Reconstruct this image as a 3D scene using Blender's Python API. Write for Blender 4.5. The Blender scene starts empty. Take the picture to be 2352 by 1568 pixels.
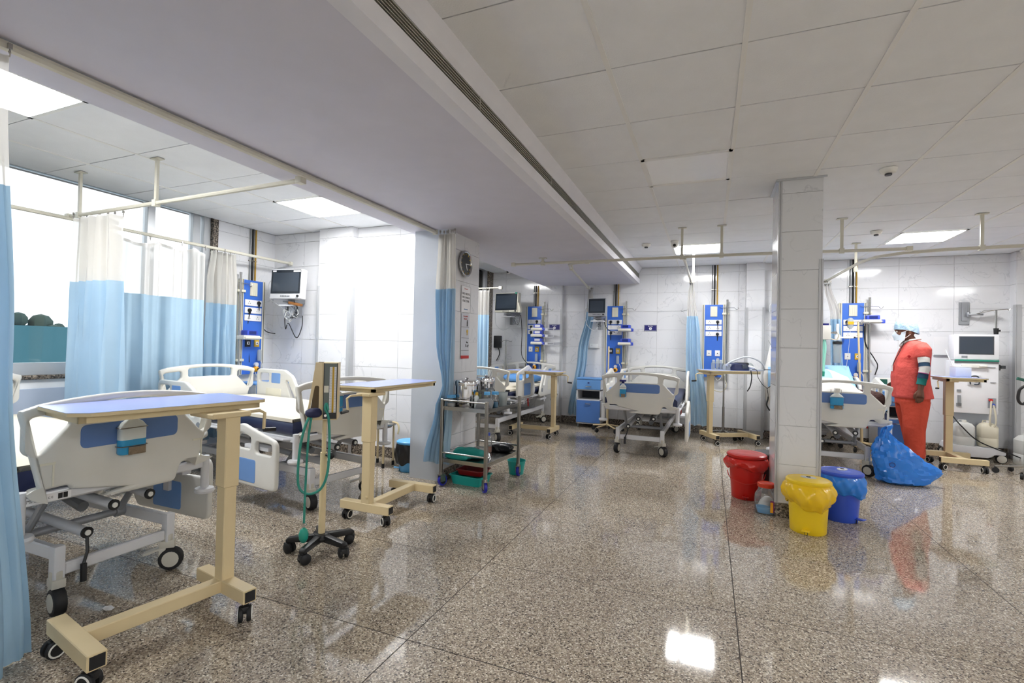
import bpy, bmesh, math, random
from mathutils import Vector, Matrix
random.seed(7)
PI = math.pi
SC = bpy.context.scene
COL = SC.collection
# ------------------------------------------------------------------ camera
cam_d = bpy.data.cameras.new('camera')
cam_d.sensor_width = 36.0
cam_d.lens = 1117.29 / 2352 * 36.0
cam_d.clip_start = 0.05
cam_d.clip_end = 300
cam = bpy.data.objects.new('camera', cam_d)
COL.objects.link(cam)
EYE = 1.26
_y, _p, _r = [math.radians(a) for a in (22.138, 0.781, 1.284)]
_f = Vector((-math.sin(_y)*math.cos(_p), math.cos(_y)*math.cos(_p), math.sin(_p)))
_rt = Vector((math.cos(_y), math.sin(_y), 0)); _up = _rt.cross(_f)
_r2 = math.cos(_r)*_rt + math.sin(_r)*_up; _u2 = -math.sin(_r)*_rt + math.cos(_r)*_up
cam.matrix_world = Matrix(((_r2.x, _u2.x, -_f.x, 0), (_r2.y, _u2.y, -_f.y, 0), (_r2.z, _u2.z, -_f.z, EYE), (0, 0, 0, 1)))
SC.camera = cam
# ------------------------------------------------------------------ world, light levels, exposure
PANEL = 25.0          # emission of the ceiling light panels
SKY = 1.15             # overcast sky
world = bpy.data.worlds.new('overcast_sky'); SC.world = world
world.use_nodes = True
_bg = world.node_tree.nodes['Background']
_bg.inputs[0].default_value = (0.93, 0.965, 1.0, 1); _bg.inputs[1].default_value = SKY
SC.view_settings.view_transform = 'Standard'
SC.view_settings.look = 'None'
SC.view_settings.exposure = 1.08
SC.view_settings.gamma = 1.0
SC.view_settings.use_curve_mapping = False
SC.cycles.max_bounces = 6
SC.cycles.diffuse_bounces = 4
SC.cycles.glossy_bounces = 3
SC.cycles.transmission_bounces = 3
SC.cycles.transparent_max_bounces = 8
SC.cycles.use_adaptive_sampling = True
SC.cycles.adaptive_threshold = .05
SC.cycles.sample_clamp_indirect = 6
SC.cycles.caustics_reflective = False
SC.cycles.caustics_refractive = False
# ------------------------------------------------------------------ helpers: materials
def lin(c):
    if isinstance(c, str):
        c = [int(c[i:i+2], 16)/255 for i in (0, 2, 4)]
    return tuple((x/12.92 if x <= .04045 else ((x+.055)/1.055)**2.4) for x in c) + (1,)
MATS = {}
def mat(name, col, rough=.5, metal=0., spec=.5, emit=0., trans=0., alpha=1., sub=0., coat=0., bump=None):
    m = bpy.data.materials.new(name); m.use_nodes = True
    nt = m.node_tree; b = nt.nodes['Principled BSDF']
    c = lin(col)
    b.inputs['Base Color'].default_value = c
    b.inputs['Roughness'].default_value = rough
    b.inputs['Metallic'].default_value = metal
    b.inputs['Specular IOR Level'].default_value = spec
    if emit:
        b.inputs['Emission Color'].default_value = c; b.inputs['Emission Strength'].default_value = emit
    b.inputs['Transmission Weight'].default_value = trans
    b.inputs['Alpha'].default_value = alpha
    b.inputs['Subsurface Weight'].default_value = sub
    b.inputs['Coat Weight'].default_value = coat
    # slight procedural variation of tone so that nothing is a dead flat colour
    if not emit and not trans:
        tc = nt.nodes.new('ShaderNodeTexCoord'); no = nt.nodes.new('ShaderNodeTexNoise')
        no.inputs['Scale'].default_value = 6; no.inputs['Detail'].default_value = 3
        mx = nt.nodes.new('ShaderNodeMix'); mx.data_type = 'RGBA'
        mx.inputs['A'].default_value = tuple(x*.95 for x in c[:3])+(1,)
        mx.inputs['B'].default_value = tuple(min(1, x*1.05) for x in c[:3])+(1,)
        nt.links.new(tc.outputs['Object'], no.inputs['Vector'])
        nt.links.new(no.outputs['Fac'], mx.inputs['Factor'])
        nt.links.new(mx.outputs['Result'], b.inputs['Base Color'])
        if bump:
            sc_, st = bump
            n2 = nt.nodes.new('ShaderNodeTexNoise'); n2.inputs['Scale'].default_value = sc_
            n2.inputs['Detail'].default_value = 4
            bp = nt.nodes.new('ShaderNodeBump'); bp.inputs['Strength'].default_value = st; bp.inputs['Distance'].default_value = .02
            nt.links.new(tc.outputs['Object'], n2.inputs['Vector'])
            nt.links.new(n2.outputs['Fac'], bp.inputs['Height']); nt.links.new(bp.outputs['Normal'], b.inputs['Normal'])
    MATS[name] = m
    return m
def ramp(nt, pts):
    r = nt.nodes.new('ShaderNodeValToRGB'); e = r.color_ramp.elements
    while len(e) < len(pts): e.new(.5)
    for i, (p, c) in enumerate(pts):
        e[i].position = p; e[i].color = lin(c)
    return r
def granite(name, pts, scale, rough, spec=.5, tint=.12):
    m = bpy.data.materials.new(name); m.use_nodes = True; nt = m.node_tree; b = nt.nodes['Principled BSDF']
    L = nt.links.new; N = nt.nodes.new
    g = N('ShaderNodeNewGeometry')
    v = N('ShaderNodeTexVoronoi'); v.inputs['Scale'].default_value = scale; v.inputs['Randomness'].default_value = 1
    L(g.outputs['Position'], v.inputs['Vector'])
    sep = N('ShaderNodeSeparateColor'); L(v.outputs['Color'], sep.inputs['Color'])
    r = ramp(nt, pts); r.color_ramp.interpolation = 'CONSTANT'; L(sep.outputs['Red'], r.inputs['Fac'])
    n = N('ShaderNodeTexNoise'); n.inputs['Scale'].default_value = scale*1.6; n.inputs['Detail'].default_value = 5
    L(g.outputs['Position'], n.inputs['Vector'])
    mx = N('ShaderNodeMix'); mx.data_type = 'RGBA'; mx.blend_type = 'OVERLAY'; mx.inputs['Factor'].default_value = .45
    L(r.outputs['Color'], mx.inputs['A']); L(n.outputs['Fac'], mx.inputs['B'])
    # slab to slab and cloudy tone differences of the stone itself
    n2 = N('ShaderNodeTexNoise'); n2.inputs['Scale'].default_value = 1.3; n2.inputs['Detail'].default_value = 3
    L(g.outputs['Position'], n2.inputs['Vector'])
    oi = N('ShaderNodeObjectInfo')
    ad = N('ShaderNodeMath'); ad.operation = 'ADD'; L(n2.outputs['Fac'], ad.inputs[0]); L(oi.outputs['Random'], ad.inputs[1])
    mr = N('ShaderNodeMapRange'); mr.inputs['From Min'].default_value = .3; mr.inputs['From Max'].default_value = 1.7
    mr.inputs['To Min'].default_value = 1-tint; mr.inputs['To Max'].default_value = 1+tint
    L(ad.outputs[0], mr.inputs['Value'])
    vm = N('ShaderNodeVectorMath'); vm.operation = 'SCALE'
    L(mx.outputs['Result'], vm.inputs[0]); L(mr.outputs['Result'], vm.inputs['Scale'])
    L(vm.outputs['Vector'], b.inputs['Base Color'])
    b.inputs['Roughness'].default_value = rough; b.inputs['Specular IOR Level'].default_value = spec
    MATS[name] = m; return m
def marble(name, base, vein, rough):
    m = bpy.data.materials.new(name); m.use_nodes = True; nt = m.node_tree; b = nt.nodes['Principled BSDF']
    L = nt.links.new; N = nt.nodes.new
    g = N('ShaderNodeNewGeometry'); oi = N('ShaderNodeObjectInfo')
    of = N('ShaderNodeVectorMath'); of.operation = 'SCALE'; L(oi.outputs['Location'], of.inputs[0]); of.inputs['Scale'].default_value = 3.7
    ad = N('ShaderNodeVectorMath'); L(g.outputs['Position'], ad.inputs[0]); L(of.outputs['Vector'], ad.inputs[1])
    n = N('ShaderNodeTexNoise'); n.inputs['Scale'].default_value = 2.2; n.inputs['Detail'].default_value = 6; n.inputs['Distortion'].default_value = 1.4
    L(ad.outputs['Vector'], n.inputs['Vector'])
    sb = N('ShaderNodeMath'); sb.operation = 'SUBTRACT'; L(n.outputs['Fac'], sb.inputs[0]); sb.inputs[1].default_value = .5
    ab = N('ShaderNodeMath'); ab.operation = 'ABSOLUTE'; L(sb.outputs[0], ab.inputs[0])
    n2 = N('ShaderNodeTexNoise'); n2.inputs['Scale'].default_value = 1.5; L(ad.outputs['Vector'], n2.inputs['Vector'])
    rr = ramp(nt, [(0, vein), (.012, base), (1, base)]); L(ab.outputs[0], rr.inputs['Fac'])
    mx = N('ShaderNodeMix'); mx.data_type = 'RGBA'; mx.inputs['B'].default_value = lin(base)
    r2 = ramp(nt, [(.42, '000000'), (.62, 'ffffff')]); L(n2.outputs['Fac'], r2.inputs['Fac'])
    L(r2.outputs['Color'], mx.inputs['Factor']); L(rr.outputs['Color'], mx.inputs['A'])
    L(mx.outputs['Result'], b.inputs['Base Color'])
    b.inputs['Roughness'].default_value = rough
    MATS[name] = m; return m
def thin_glass(name, tint, gloss=.12, fac=.08, milky=0., diff='ffffff'):
    m = bpy.data.materials.new(name); m.use_nodes = True; nt = m.node_tree
    L = nt.links.new; N = nt.nodes.new
    for n in list(nt.nodes):
        if n.type != 'OUTPUT_MATERIAL': nt.nodes.remove(n)
    out = [n for n in nt.nodes if n.type == 'OUTPUT_MATERIAL'][0]
    t = N('ShaderNodeBsdfTransparent'); t.inputs[0].default_value = lin(tint)
    g = N('ShaderNodeBsdfGlossy'); g.inputs['Roughness'].default_value = gloss
    fr = N('ShaderNodeFresnel'); fr.inputs['IOR'].default_value = 1.5
    ms = N('ShaderNodeMixShader'); L(fr.outputs[0], ms.inputs[0]); L(t.outputs[0], ms.inputs[1]); L(g.outputs[0], ms.inputs[2])
    if milky:
        d = N('ShaderNodeBsdfDiffuse'); d.inputs[0].default_value = lin(diff)
        tl = N('ShaderNodeBsdfTranslucent'); tl.inputs[0].default_value = lin(diff)
        m2 = N('ShaderNodeMixShader'); m2.inputs[0].default_value = .45; L(d.outputs[0], m2.inputs[1]); L(tl.outputs[0], m2.inputs[2])
        m3 = N('ShaderNodeMixShader'); m3.inputs[0].default_value = milky; L(ms.outputs[0], m3.inputs[1]); L(m2.outputs[0], m3.inputs[2]); ms = m3
    L(ms.outputs[0], out.inputs[0])
    MATS[name] = m; return m
def cloth(name, col, transl=.3, rough=.9, fine=260):
    m = bpy.data.materials.new(name); m.use_nodes = True; nt = m.node_tree; L = nt.links.new; N = nt.nodes.new
    for n in list(nt.nodes):
        if n.type != 'OUTPUT_MATERIAL': nt.nodes.remove(n)
    out = [n for n in nt.nodes if n.type == 'OUTPUT_MATERIAL'][0]
    tc = N('ShaderNodeTexCoord'); no = N('ShaderNodeTexNoise'); no.inputs['Scale'].default_value = 5; no.inputs['Detail'].default_value = 4
    L(tc.outputs['Object'], no.inputs['Vector'])
    c = lin(col); mx = N('ShaderNodeMix'); mx.data_type = 'RGBA'
    mx.inputs['A'].default_value = tuple(x*.92 for x in c[:3])+(1,); mx.inputs['B'].default_value = tuple(min(1, x*1.06) for x in c[:3])+(1,)
    L(no.outputs['Fac'], mx.inputs['Factor'])
    d = N('ShaderNodeBsdfDiffuse'); t = N('ShaderNodeBsdfTranslucent'); L(mx.outputs['Result'], d.inputs[0]); L(mx.outputs['Result'], t.inputs[0])
    ms = N('ShaderNodeMixShader'); ms.inputs[0].default_value = transl; L(d.outputs[0], ms.inputs[1]); L(t.outputs[0], ms.inputs[2])
    L(ms.outputs[0], out.inputs[0]); MATS[name] = m; return m

mat('white_plastic', 'e9e8e2', .35); mat('cream_plastic', 'e2dfcf', .4); mat('bed_white', 'd9d8d2', .38); mat('rail_blue', '6f9ad6', .45)
mat('white_metal', 'd9dade', .4); mat('grey_metal', '9fa2a8', .4, .2); mat('label_blue', '5b7db8', .45)
mat('beige_metal', 'ddcaa0', .42); mat('beige_shaded', '5e4f3a', .5); mat('laminate_blue', 'a3b2ee', .25); mat('edge_beige', 'd2c29a', .5)
mat('black_rubber', '17181b', .6); mat('black_plastic', '1c1d20', .4); mat('dark_grey', '4a4d52', .5); mat('wheel_grey', 'c9c6bb', .45)
mat('steel', 'b9b9b7', .2, 1.); mat('steel_dull', 'a3a09a', .38, 1.); mat('chrome', 'd8d8da', .08, 1.)
mat('navy_vinyl', '18234a', .35); mat('sheet_cream', 'ddd6c6', .85, bump=(9, .35)); mat('sheet_white', 'e8e6e2', .85, bump=(9, .4)); mat('sheet_blue', '5f97d8', .8, bump=(12, .4)); mat('sheet_pale', '9ecbf0', .8, bump=(8, .3))
mat('wall_white', 'eef0f2', .3); mat('panel_grey', 'c9d0da', .35); mat('grout', 'c4c4c5', .8); mat('paint_white', 'e6e5ea', .6); mat('paint_bulkhead', 'd6d4de', .7)
mat('ceil_tile', 'eff1f4', .85, bump=(140, .12)); mat('ceil_bar', 'eeeeec', .5); mat('ceil_gap', '5c5a58', .9); mat('alu', 'c6c9cc', .35, .4); mat('alu_grey', '9a9da2', .35, .6)
mat('guard', 'bcbec1', .4, .2); mat('floor_joint', '3a3430', .8); mat('rail_cream', 'd2cfc0', .35); mat('vent_dark', '161615', .7); mat('vent_slat', 'b4b3a8', .45)
mat('tower_blue', '3a6fd0', .35); mat('tower_cream', 'dcd9c6', .45); mat('navy_sign', '20206e', .45); mat('sign_white', 'f0f0f2', .5)
mat('pump_blue', '3b54c8', .4); mat('screen_dark', '2a3038', .12); mat('screen_grey', '3b444f', .12); mat('screen_blue', '1d2f78', .2)
mat('pipe_black', '15151a', .4); mat('pipe_yellow', 'b08a30', .4); mat('pipe_grey', '8f9296', .35, .6); mat('reg_yellow', 'f0a818', .35); mat('plate_yellow', 'd9b13a', .4)
mat('teal_rubber', '2f8f80', .5); mat('dark_teal', '1d5a4c', .5); mat('cuff_navy', '20244a', .7)
mat('red_plastic', 'c3160e', .3); mat('yellow_plastic', 'ecc81c', .3); mat('blue_plastic', '2f52c4', .3); mat('sky_plastic', '62b4ee', .35); mat('aqua_plastic', '1fa39c', .4); mat('maroon_plastic', '7c1216', .4); mat('green_cloth', '138a83', .8, bump=(10, .4))
mat('blue_wheel', '2b2fae', .4); mat('cabinet_blue', '6aa0e0', .4); mat('cabinet_mid', '4f7cc4', .4); mat('cabinet_dark', '3c3f4a', .6)
mat('skin_brown', '6a4230', .55, sub=.0); mat('skin_dark', '3c2418', .6); mat('hair_black', '120e0c', .7); mat('scrub_coral', 'd2544c', .85, bump=(9, 1.0)); mat('scrub_orange', 'c84a34', .85, bump=(9, 1.0)); mat('knit_white', 'cfcdca', .9, bump=(14, .4)); mat('knit_teal', '0f6a66', .9); mat('knit_navy', '15344e', .9); mat('cap_blue', 'a6c4dc', .8, bump=(22, .9)); mat('mask_white', 'd8e4f0', .7, bump=(16, .2)); mat('eye_white', 'd8d4cc', .3); mat('badge_red', 'c01820', .6); mat('shoe_black', '181818', .5)
mat('dial_white', 'e9eaee', .35); mat('dial_teal', '0f8a72', .4); mat('grey_plastic', '8b8f94', .45); mat('jug_clear', 'd8dad8', .5, alpha=1); mat('jug_cream', 'd9d3bf', .5)
mat('clock_face', '202226', .4); mat('poster_white', 'e8e8ea', .5); mat('poster_grey', 'c9ccd4', .5); mat('poster_red', 'c01c1c', .5); mat('ink_black', '1a1a1c', .6); mat('ink_red', 'c23a34', .6); mat('ink_blue', '3a7fc0', .6)
mat('blanket_brown', '3e2420', .95, bump=(26, 1.0)); mat('liquid_blue', '2f97cc', .25); mat('liquid_pink', 'e2a08c', .3); mat('liquid_green', 'a8b890', .3); mat('sponge', '8a7a66', .9, bump=(60, .8)); mat('bottle_white', 'dfe6e6', .4)
mat('laminate_pale', 'b4c0d2', .4); mat('foliage', '35443c', .95); mat('netting', '2f5a64', .9); mat('dark_void', '222428', .9); mat('blind_teal', '8496a0', .6); mat('paper', 'e6e6e8', .8); mat('label_purple', '7a2360', .5); mat('gauge_mercury', 'c29a1a', .4); mat('manom_grey', '6a726e', .5); mat('bulb_teal', '1f9a86', .45); mat('wood', '8a5a2c', .6); mat('hose_black', '1a1a1c', .5); mat('hose_grey', 'c2c6ca', .4); mat('hose_mint', '8fd6c4', .4); mat('cable_white', 'cfd2d4', .5); mat('red_handle', 'b81c18', .4); mat('lid_orange', 'cc3a1c', .35)
thin_glass('window_glass', 'f6f9fa', .02); thin_glass('clear_plastic', 'f2f4f4', .1, milky=.15); thin_glass('mesh_net', 'ffffff', .6, milky=.62, diff='f4f2ee'); thin_glass('mesh_net_cream', 'ffffff', .6, milky=.72, diff='f6f4ef')
thin_glass('bag_red_film', 'f08080', .12, milky=.8, diff='d82a24'); thin_glass('bag_yellow_film', 'f8e060', .12, milky=.85, diff='f2c61c'); thin_glass('bag_blue_film', '60a8ff', .1, milky=.8, diff='2280e6'); thin_glass('frosted', 'e8eef0', .2, milky=.5, diff='e6ecec')
mat('shiny_red_bag', 'd0261e', .22); mat('shiny_yellow_bag', 'eec21a', .22); mat('shiny_blue_bag', '2a7fe0', .18)
cloth('curtain_blue', 'bedaee', .35); cloth('curtain_front', 'a9c9e0', .3)
granite('floor_granite', [(0, '504943'), (.09, '7e7368'), (.24, '9f9281'), (.48, 'b2a592'), (.66, '9c8e81'), (.78, 'c9bfae'), (.93, 'e2dacb')], 175, .06, .5, .10)
granite('skirt_granite', [(0, '2c2824'), (.2, '57504a'), (.5, '766c60'), (.75, '8a7d70'), (.92, 'a89c8e')], 95, .25)
marble('wall_marble', 'e4e5e8', 'cfd1d5', .10)
m = mat('light_panel', 'ffffff', .5, emit=PANEL); m.node_tree.nodes['Principled BSDF'].inputs['Emission Color'].default_value = (1, .995, .985, 1)
mat('light_off', 'fafafa', .3)
# ------------------------------------------------------------------ helpers: meshes
class MB:
    def __init__(s): s.v = []; s.f = []; s.mi = []; s.cur = 0
    def add(s, vs, fs):
        o = len(s.v); s.v += [tuple(v) for v in vs]
        for f in fs: s.f.append(tuple(o+i for i in f)); s.mi.append(s.cur)
        return s
    def box(s, c, d, rot=None, taper=None):
        x, y, z = d[0]/2, d[1]/2, d[2]/2
        P_ = [Vector((a*x, b*y, k*z)) for k in (-1, 1) for a, b in ((-1, -1), (1, -1), (1, 1), (-1, 1))]
        if taper:
            for i in range(4, 8): P_[i].x *= taper; P_[i].y *= taper
        if rot is not None:
            R_ = rot if isinstance(rot, Matrix) else Matrix.Rotation(rot, 3, 'Z'); P_ = [R_ @ p for p in P_]
        c = Vector(c)
        return s.add([p+c for p in P_], [(3, 2, 1, 0), (4, 5, 6, 7), (0, 1, 5, 4), (1, 2, 6, 5), (2, 3, 7, 6), (3, 0, 4, 7)])
    def bx(s, x0, x1, y0, y1, z0, z1): return s.box(((x0+x1)/2, (y0+y1)/2, (z0+z1)/2), (x1-x0, y1-y0, z1-z0))
    def tube(s, pts, r, n=8, closed=False, cap=True):
        pts = [Vector(p) for p in pts]; N_ = len(pts); rs = r if isinstance(r, (list, tuple)) else [r]*N_
        rings = []; up = None
        for i, p in enumerate(pts):
            if closed: t = pts[(i+1) % N_]-pts[i-1]
            else: t = pts[min(i+1, N_-1)]-pts[max(i-1, 0)]
            t.normalize()
            if up is None:
                up = Vector((0, 0, 1)) if abs(t.z) < .9 else Vector((1, 0, 0))
            a = t.cross(up)
            if a.length < 1e-5: a = t.orthogonal()
            a.normalize(); b = a.cross(t); b.normalize(); up = b
            rings.append([p+(a*math.cos(2*PI*k/n)+b*math.sin(2*PI*k/n))*rs[i] for k in range(n)])
        o = len(s.v); vs = [q for R_ in rings for q in R_]; fs = []
        for i in range(N_ if closed else N_-1):
            j = (i+1) % N_
            for k in range(n):
                l = (k+1) % n; fs.append((i*n+k, i*n+l, j*n+l, j*n+k))
        if cap and not closed:
            fs.append(tuple(range(n-1, -1, -1))); fs.append(tuple((N_-1)*n+k for k in range(n)))
        return s.add(vs, fs)
    def cyl(s, a, b, r, r2=None, n=14): return s.tube([a, b], [r, r if r2 is None else r2], n)
    def lathe(s, prof, n=24, c=(0, 0, 0), axis='Z', sx=1., sy=1.):
        vs = []; fs = []
        for r, z in prof:
            for k in range(n):
                a = 2*PI*k/n; p = (r*math.cos(a)*sx, r*math.sin(a)*sy, z)
                if axis == 'X': p = (p[2], p[0], p[1])
                elif axis == 'Y': p = (p[0], p[2], p[1])
                vs.append((p[0]+c[0], p[1]+c[1], p[2]+c[2]))
        for i in range(len(prof)-1):
            for k in range(n):
                l = (k+1) % n
                q = (i*n+k, i*n+l, (i+1)*n+l, (i+1)*n+k)
                fs.append(q[::-1] if axis == 'Y' else q)
        if prof[0][0] > 1e-6: fs.append(tuple(range(n-1, -1, -1)) if axis != 'Y' else tuple(range(n)))
        if prof[-1][0] > 1e-6:
            t = tuple((len(prof)-1)*n+k for k in range(n)); fs.append(t if axis != 'Y' else t[::-1])
        return s.add(vs, fs)
    def ball(s, c, r, n=12, m=8, sc=(1, 1, 1)):
        o = MB(); o.lathe([(math.sin(PI*i/m)*r+(1e-7 if i in (0, m) else 0), -math.cos(PI*i/m)*r) for i in range(m+1)], n)
        return s.add([(p[0]*sc[0]+c[0], p[1]*sc[1]+c[1], p[2]*sc[2]+c[2]) for p in o.v], o.f)
    def grid(s, fn, nu, nv, wrap=False):
        vs = [fn(i/nu, j/nv) for i in range(nu+(0 if wrap else 1)) for j in range(nv+1)]
        n_ = nu if wrap else nu+1; fs = []
        for i in range(nu):
            for j in range(nv):
                a = i*(nv+1)+j; b = ((i+1) % n_)*(nv+1)+j; fs.append((a, b, b+1, a+1))
        return s.add(vs, fs)
    def rings(s, rs, n=20, cap=True):
        """rs: list of (cx,cy,z,rx,ry[,power]) elliptical sections from bottom to top"""
        vs = []
        for q in rs:
            cx, cy, z, rx, ry = q[:5]; pw = q[5] if len(q) > 5 else 2.
            for k in range(n):
                a = 2*PI*k/n; ca, sa = math.cos(a), math.sin(a)
                vs.append((cx+rx*math.copysign(abs(ca)**(2/pw), ca), cy+ry*math.copysign(abs(sa)**(2/pw), sa), z))
        fs = [(i*n+k, i*n+(k+1) % n, (i+1)*n+(k+1) % n, (i+1)*n+k) for i in range(len(rs)-1) for k in range(n)]
        if cap: fs += [tuple(range(n-1, -1, -1)), tuple((len(rs)-1)*n+k for k in range(n))]
        return s.add(vs, fs)
    def prism(s, poly, a, b, axis='Y'):
        n = len(poly); vs = []
        for t in (a, b):
            for p, q in poly:
                vs.append({'Y': (p, t, q), 'X': (t, p, q), 'Z': (p, q, t)}[axis])
        fs = [tuple(range(n)), tuple(range(2*n-1, n-1, -1))]+[(i, n+i, n+(i+1) % n, (i+1) % n) for i in range(n)]
        return s.add(vs, fs)
    def mesh(s, name, mats, bevel=0, seg=2, smooth=True, angle=35, sub=0):
        me = bpy.data.meshes.new(name); me.from_pydata(s.v, [], s.f)
        for m_ in (mats if isinstance(mats, (list, tuple)) else [mats]): me.materials.append(MATS[m_])
        if any(s.mi): me.polygons.foreach_set('material_index', s.mi)
        bm = bmesh.new(); bm.from_mesh(me)
        bmesh.ops.recalc_face_normals(bm, faces=bm.faces)
        if bevel:
            ed = [e for e in bm.edges if len(e.link_faces) == 2 and e.calc_face_angle(0) > .5]
            bmesh.ops.bevel(bm, geom=ed, offset=bevel, segments=seg, affect='EDGES', profile=.6, clamp_overlap=True)
        if sub:
            bmesh.ops.subdivide_edges(bm, edges=bm.edges[:], cuts=sub, use_grid_fill=True, smooth=1.0)
        bm.to_mesh(me); bm.free()
        if smooth:
            me.polygons.foreach_set('use_smooth', [True]*len(me.polygons)); me.set_sharp_from_angle(angle=math.radians(angle))
        me.update(); return me
def rrect(x0, x1, y0, y1, r=.02, n=5): return rpoly([(x0, y0, r), (x1, y0, r), (x1, y1, r), (x0, y1, r)], n)
def rpoly(pts, n=5):
    """polygon with rounded corners: pts (x, y, radius)"""
    out = []; N_ = len(pts)
    for i in range(N_):
        p = Vector(pts[i][:2]); a = Vector(pts[i-1][:2]); b = Vector(pts[(i+1) % N_][:2]); r = pts[i][2]
        if r <= 0: out.append(tuple(p)); continue
        u = (a-p); v = (b-p); lu, lv = u.length, v.length; u.normalize(); v.normalize()
        t = min(r/max(math.tan(u.angle(v)/2), .05), lu*.48, lv*.48)
        s_, e_ = p+u*t, p+v*t
        for k in range(n+1):
            w = k/n; out.append(tuple((1-w)**2*s_+2*w*(1-w)*p+w*w*e_))
    return out
def plate(name, outer, holes, t, bev, matn, axis='Y', at=0.):
    """flat moulded board with openings and rounded edges; outlines in (u, z); the board stands across the given axis"""
    cu = bpy.data.curves.new('tmp', 'CURVE'); cu.dimensions = '2D'; cu.fill_mode = 'BOTH'
    cu.extrude = max(t/2-bev, .0005); cu.bevel_depth = bev; cu.bevel_resolution = 2; cu.offset = -bev
    for k, loop in enumerate([outer]+list(holes)):
        area = sum(loop[i-1][0]*loop[i][1]-loop[i][0]*loop[i-1][1] for i in range(len(loop)))
        if (area < 0) == (k == 0): loop = loop[::-1]
        sp = cu.splines.new('POLY'); sp.points.add(len(loop)-1); sp.use_cyclic_u = True
        for p, q in zip(sp.points, loop): p.co = (q[0], q[1], 0, 1)
    ob = bpy.data.objects.new('tmp', cu); COL.objects.link(ob)
    me = bpy.data.meshes.new_from_object(ob); bpy.data.objects.remove(ob); bpy.data.curves.remove(cu)
    for v in me.vertices:
        u, w, d = v.co
        v.co = (u, d+at, w) if axis == 'Y' else (d+at, u, w)
    bm = bmesh.new(); bm.from_mesh(me); bmesh.ops.remove_doubles(bm, verts=bm.verts, dist=1e-5); bmesh.ops.recalc_face_normals(bm, faces=bm.faces); bm.to_mesh(me); bm.free()
    me.name = name; me.materials.clear(); me.materials.append(MATS[matn])
    me.polygons.foreach_set('use_smooth', [True]*len(me.polygons)); me.set_sharp_from_angle(angle=math.radians(40))
    return me
def text_mesh(name, s, size, matn, extrude=.0006):
    cu = bpy.data.curves.new('tmp', 'FONT'); cu.body = s; cu.size = size; cu.align_x = 'CENTER'; cu.align_y = 'CENTER'; cu.extrude = extrude; cu.resolution_u = 2
    ob = bpy.data.objects.new('tmp', cu); COL.objects.link(ob)
    me = bpy.data.meshes.new_from_object(ob); bpy.data.objects.remove(ob); bpy.data.curves.remove(cu)
    me.name = name; me.materials.clear(); me.materials.append(MATS[matn]); return me
def catmull(P_, n=6, closed=False):
    P_ = [Vector(p) for p in P_]; out = []; N_ = len(P_)
    g = (lambda i: P_[i % N_]) if closed else (lambda i: P_[max(0, min(N_-1, i))])
    for i in range(N_ if closed else N_-1):
        a, b, c, d = g(i-1), g(i), g(i+1), g(i+2)
        for k in range(n):
            t = k/n
            out.append(.5*((2*b)+(c-a)*t+(2*a-5*b+4*c-d)*t*t+(3*b-a-3*c+d)*t**3))
    if not closed: out.append(P_[-1])
    return out
# ------------------------------------------------------------------ helpers: objects
CACHE = {}
def M(key, fn):
    if key not in CACHE: CACHE[key] = fn()
    return CACHE[key]
def thing(name, label, cat, loc=(0, 0, 0), rz=0, group=None):
    o = bpy.data.objects.new(name, None); COL.objects.link(o); o.empty_display_size = .05
    o.location = loc; o.rotation_euler = (0, 0, rz); o['label'] = label; o['category'] = cat
    if group: o['group'] = group
    return o
def part(parent, name, me, loc=None, rot=None, label=None, kind=None):
    o = bpy.data.objects.new(name, me); COL.objects.link(o); o.parent = parent
    if loc is not None: o.location = loc
    if rot is not None: o.rotation_euler = rot
    if label: o['label'] = label
    if kind: o['kind'] = kind
    return o
def solo(name, me, label, cat, loc=(0, 0, 0), rz=0, group=None):
    o = bpy.data.objects.new(name, me); COL.objects.link(o); o.location = loc; o.rotation_euler = (0, 0, rz)
    o['label'] = label; o['category'] = cat
    if group: o['group'] = group
    return o
def struct(name, me, label, cat='wall', loc=(0, 0, 0), rz=0):
    o = bpy.data.objects.new(name, me); COL.objects.link(o); o.location = loc; o.rotation_euler = (0, 0, rz)
    o['kind'] = 'structure'; o['label'] = label; o['category'] = cat; return o
def copy_tree(src, loc, rz, label, parent=None, top=True):
    c = src.copy(); COL.objects.link(c)
    if top: c.location = loc; c.rotation_euler = (0, 0, rz); c['label'] = label
    else: c.parent = parent; c.matrix_parent_inverse = src.matrix_parent_inverse.copy()
    for ch in [x for x in src.children]: copy_tree(ch, None, None, None, c, False)
    return c
# ================================================================== THE SETTING
CEIL = 2.621; BULK = 2.365; XW = -5.15; YP = 4.58; YB = 8.2; YA = 8.1; XA = -3.7
# floor of granite slabs
fl = struct('floor', MB().bx(-5.4, 5.7, -3.7, 8.4, -.12, -.0006).mesh('floor', 'floor_joint', smooth=False), 'polished speckled granite slab floor of the ward', 'floor')
fx = [-1.182+1.318*k for k in range(-4, 7)]; fy = [1.79+.83*j for j in range(-7, 9)]
for i in range(len(fx)-1):
    for j in range(len(fy)-1):
        x0, x1, y0, y1 = max(fx[i], -5.4), min(fx[i+1], 5.7), max(fy[j], -3.7), min(fy[j+1], 8.4)
        if x1-x0 < .05 or y1-y0 < .05: continue
        w, d = round(x1-x0-.005, 4), round(y1-y0-.005, 4)
        part(fl, 'floor_slab', M(('fs', w, d), lambda: MB().bx(-w/2, w/2, -d/2, d/2, -.02, 0).mesh('floor_slab', 'floor_granite', smooth=False)), ((x0+x1)/2, (y0+y1)/2, 0))
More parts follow.
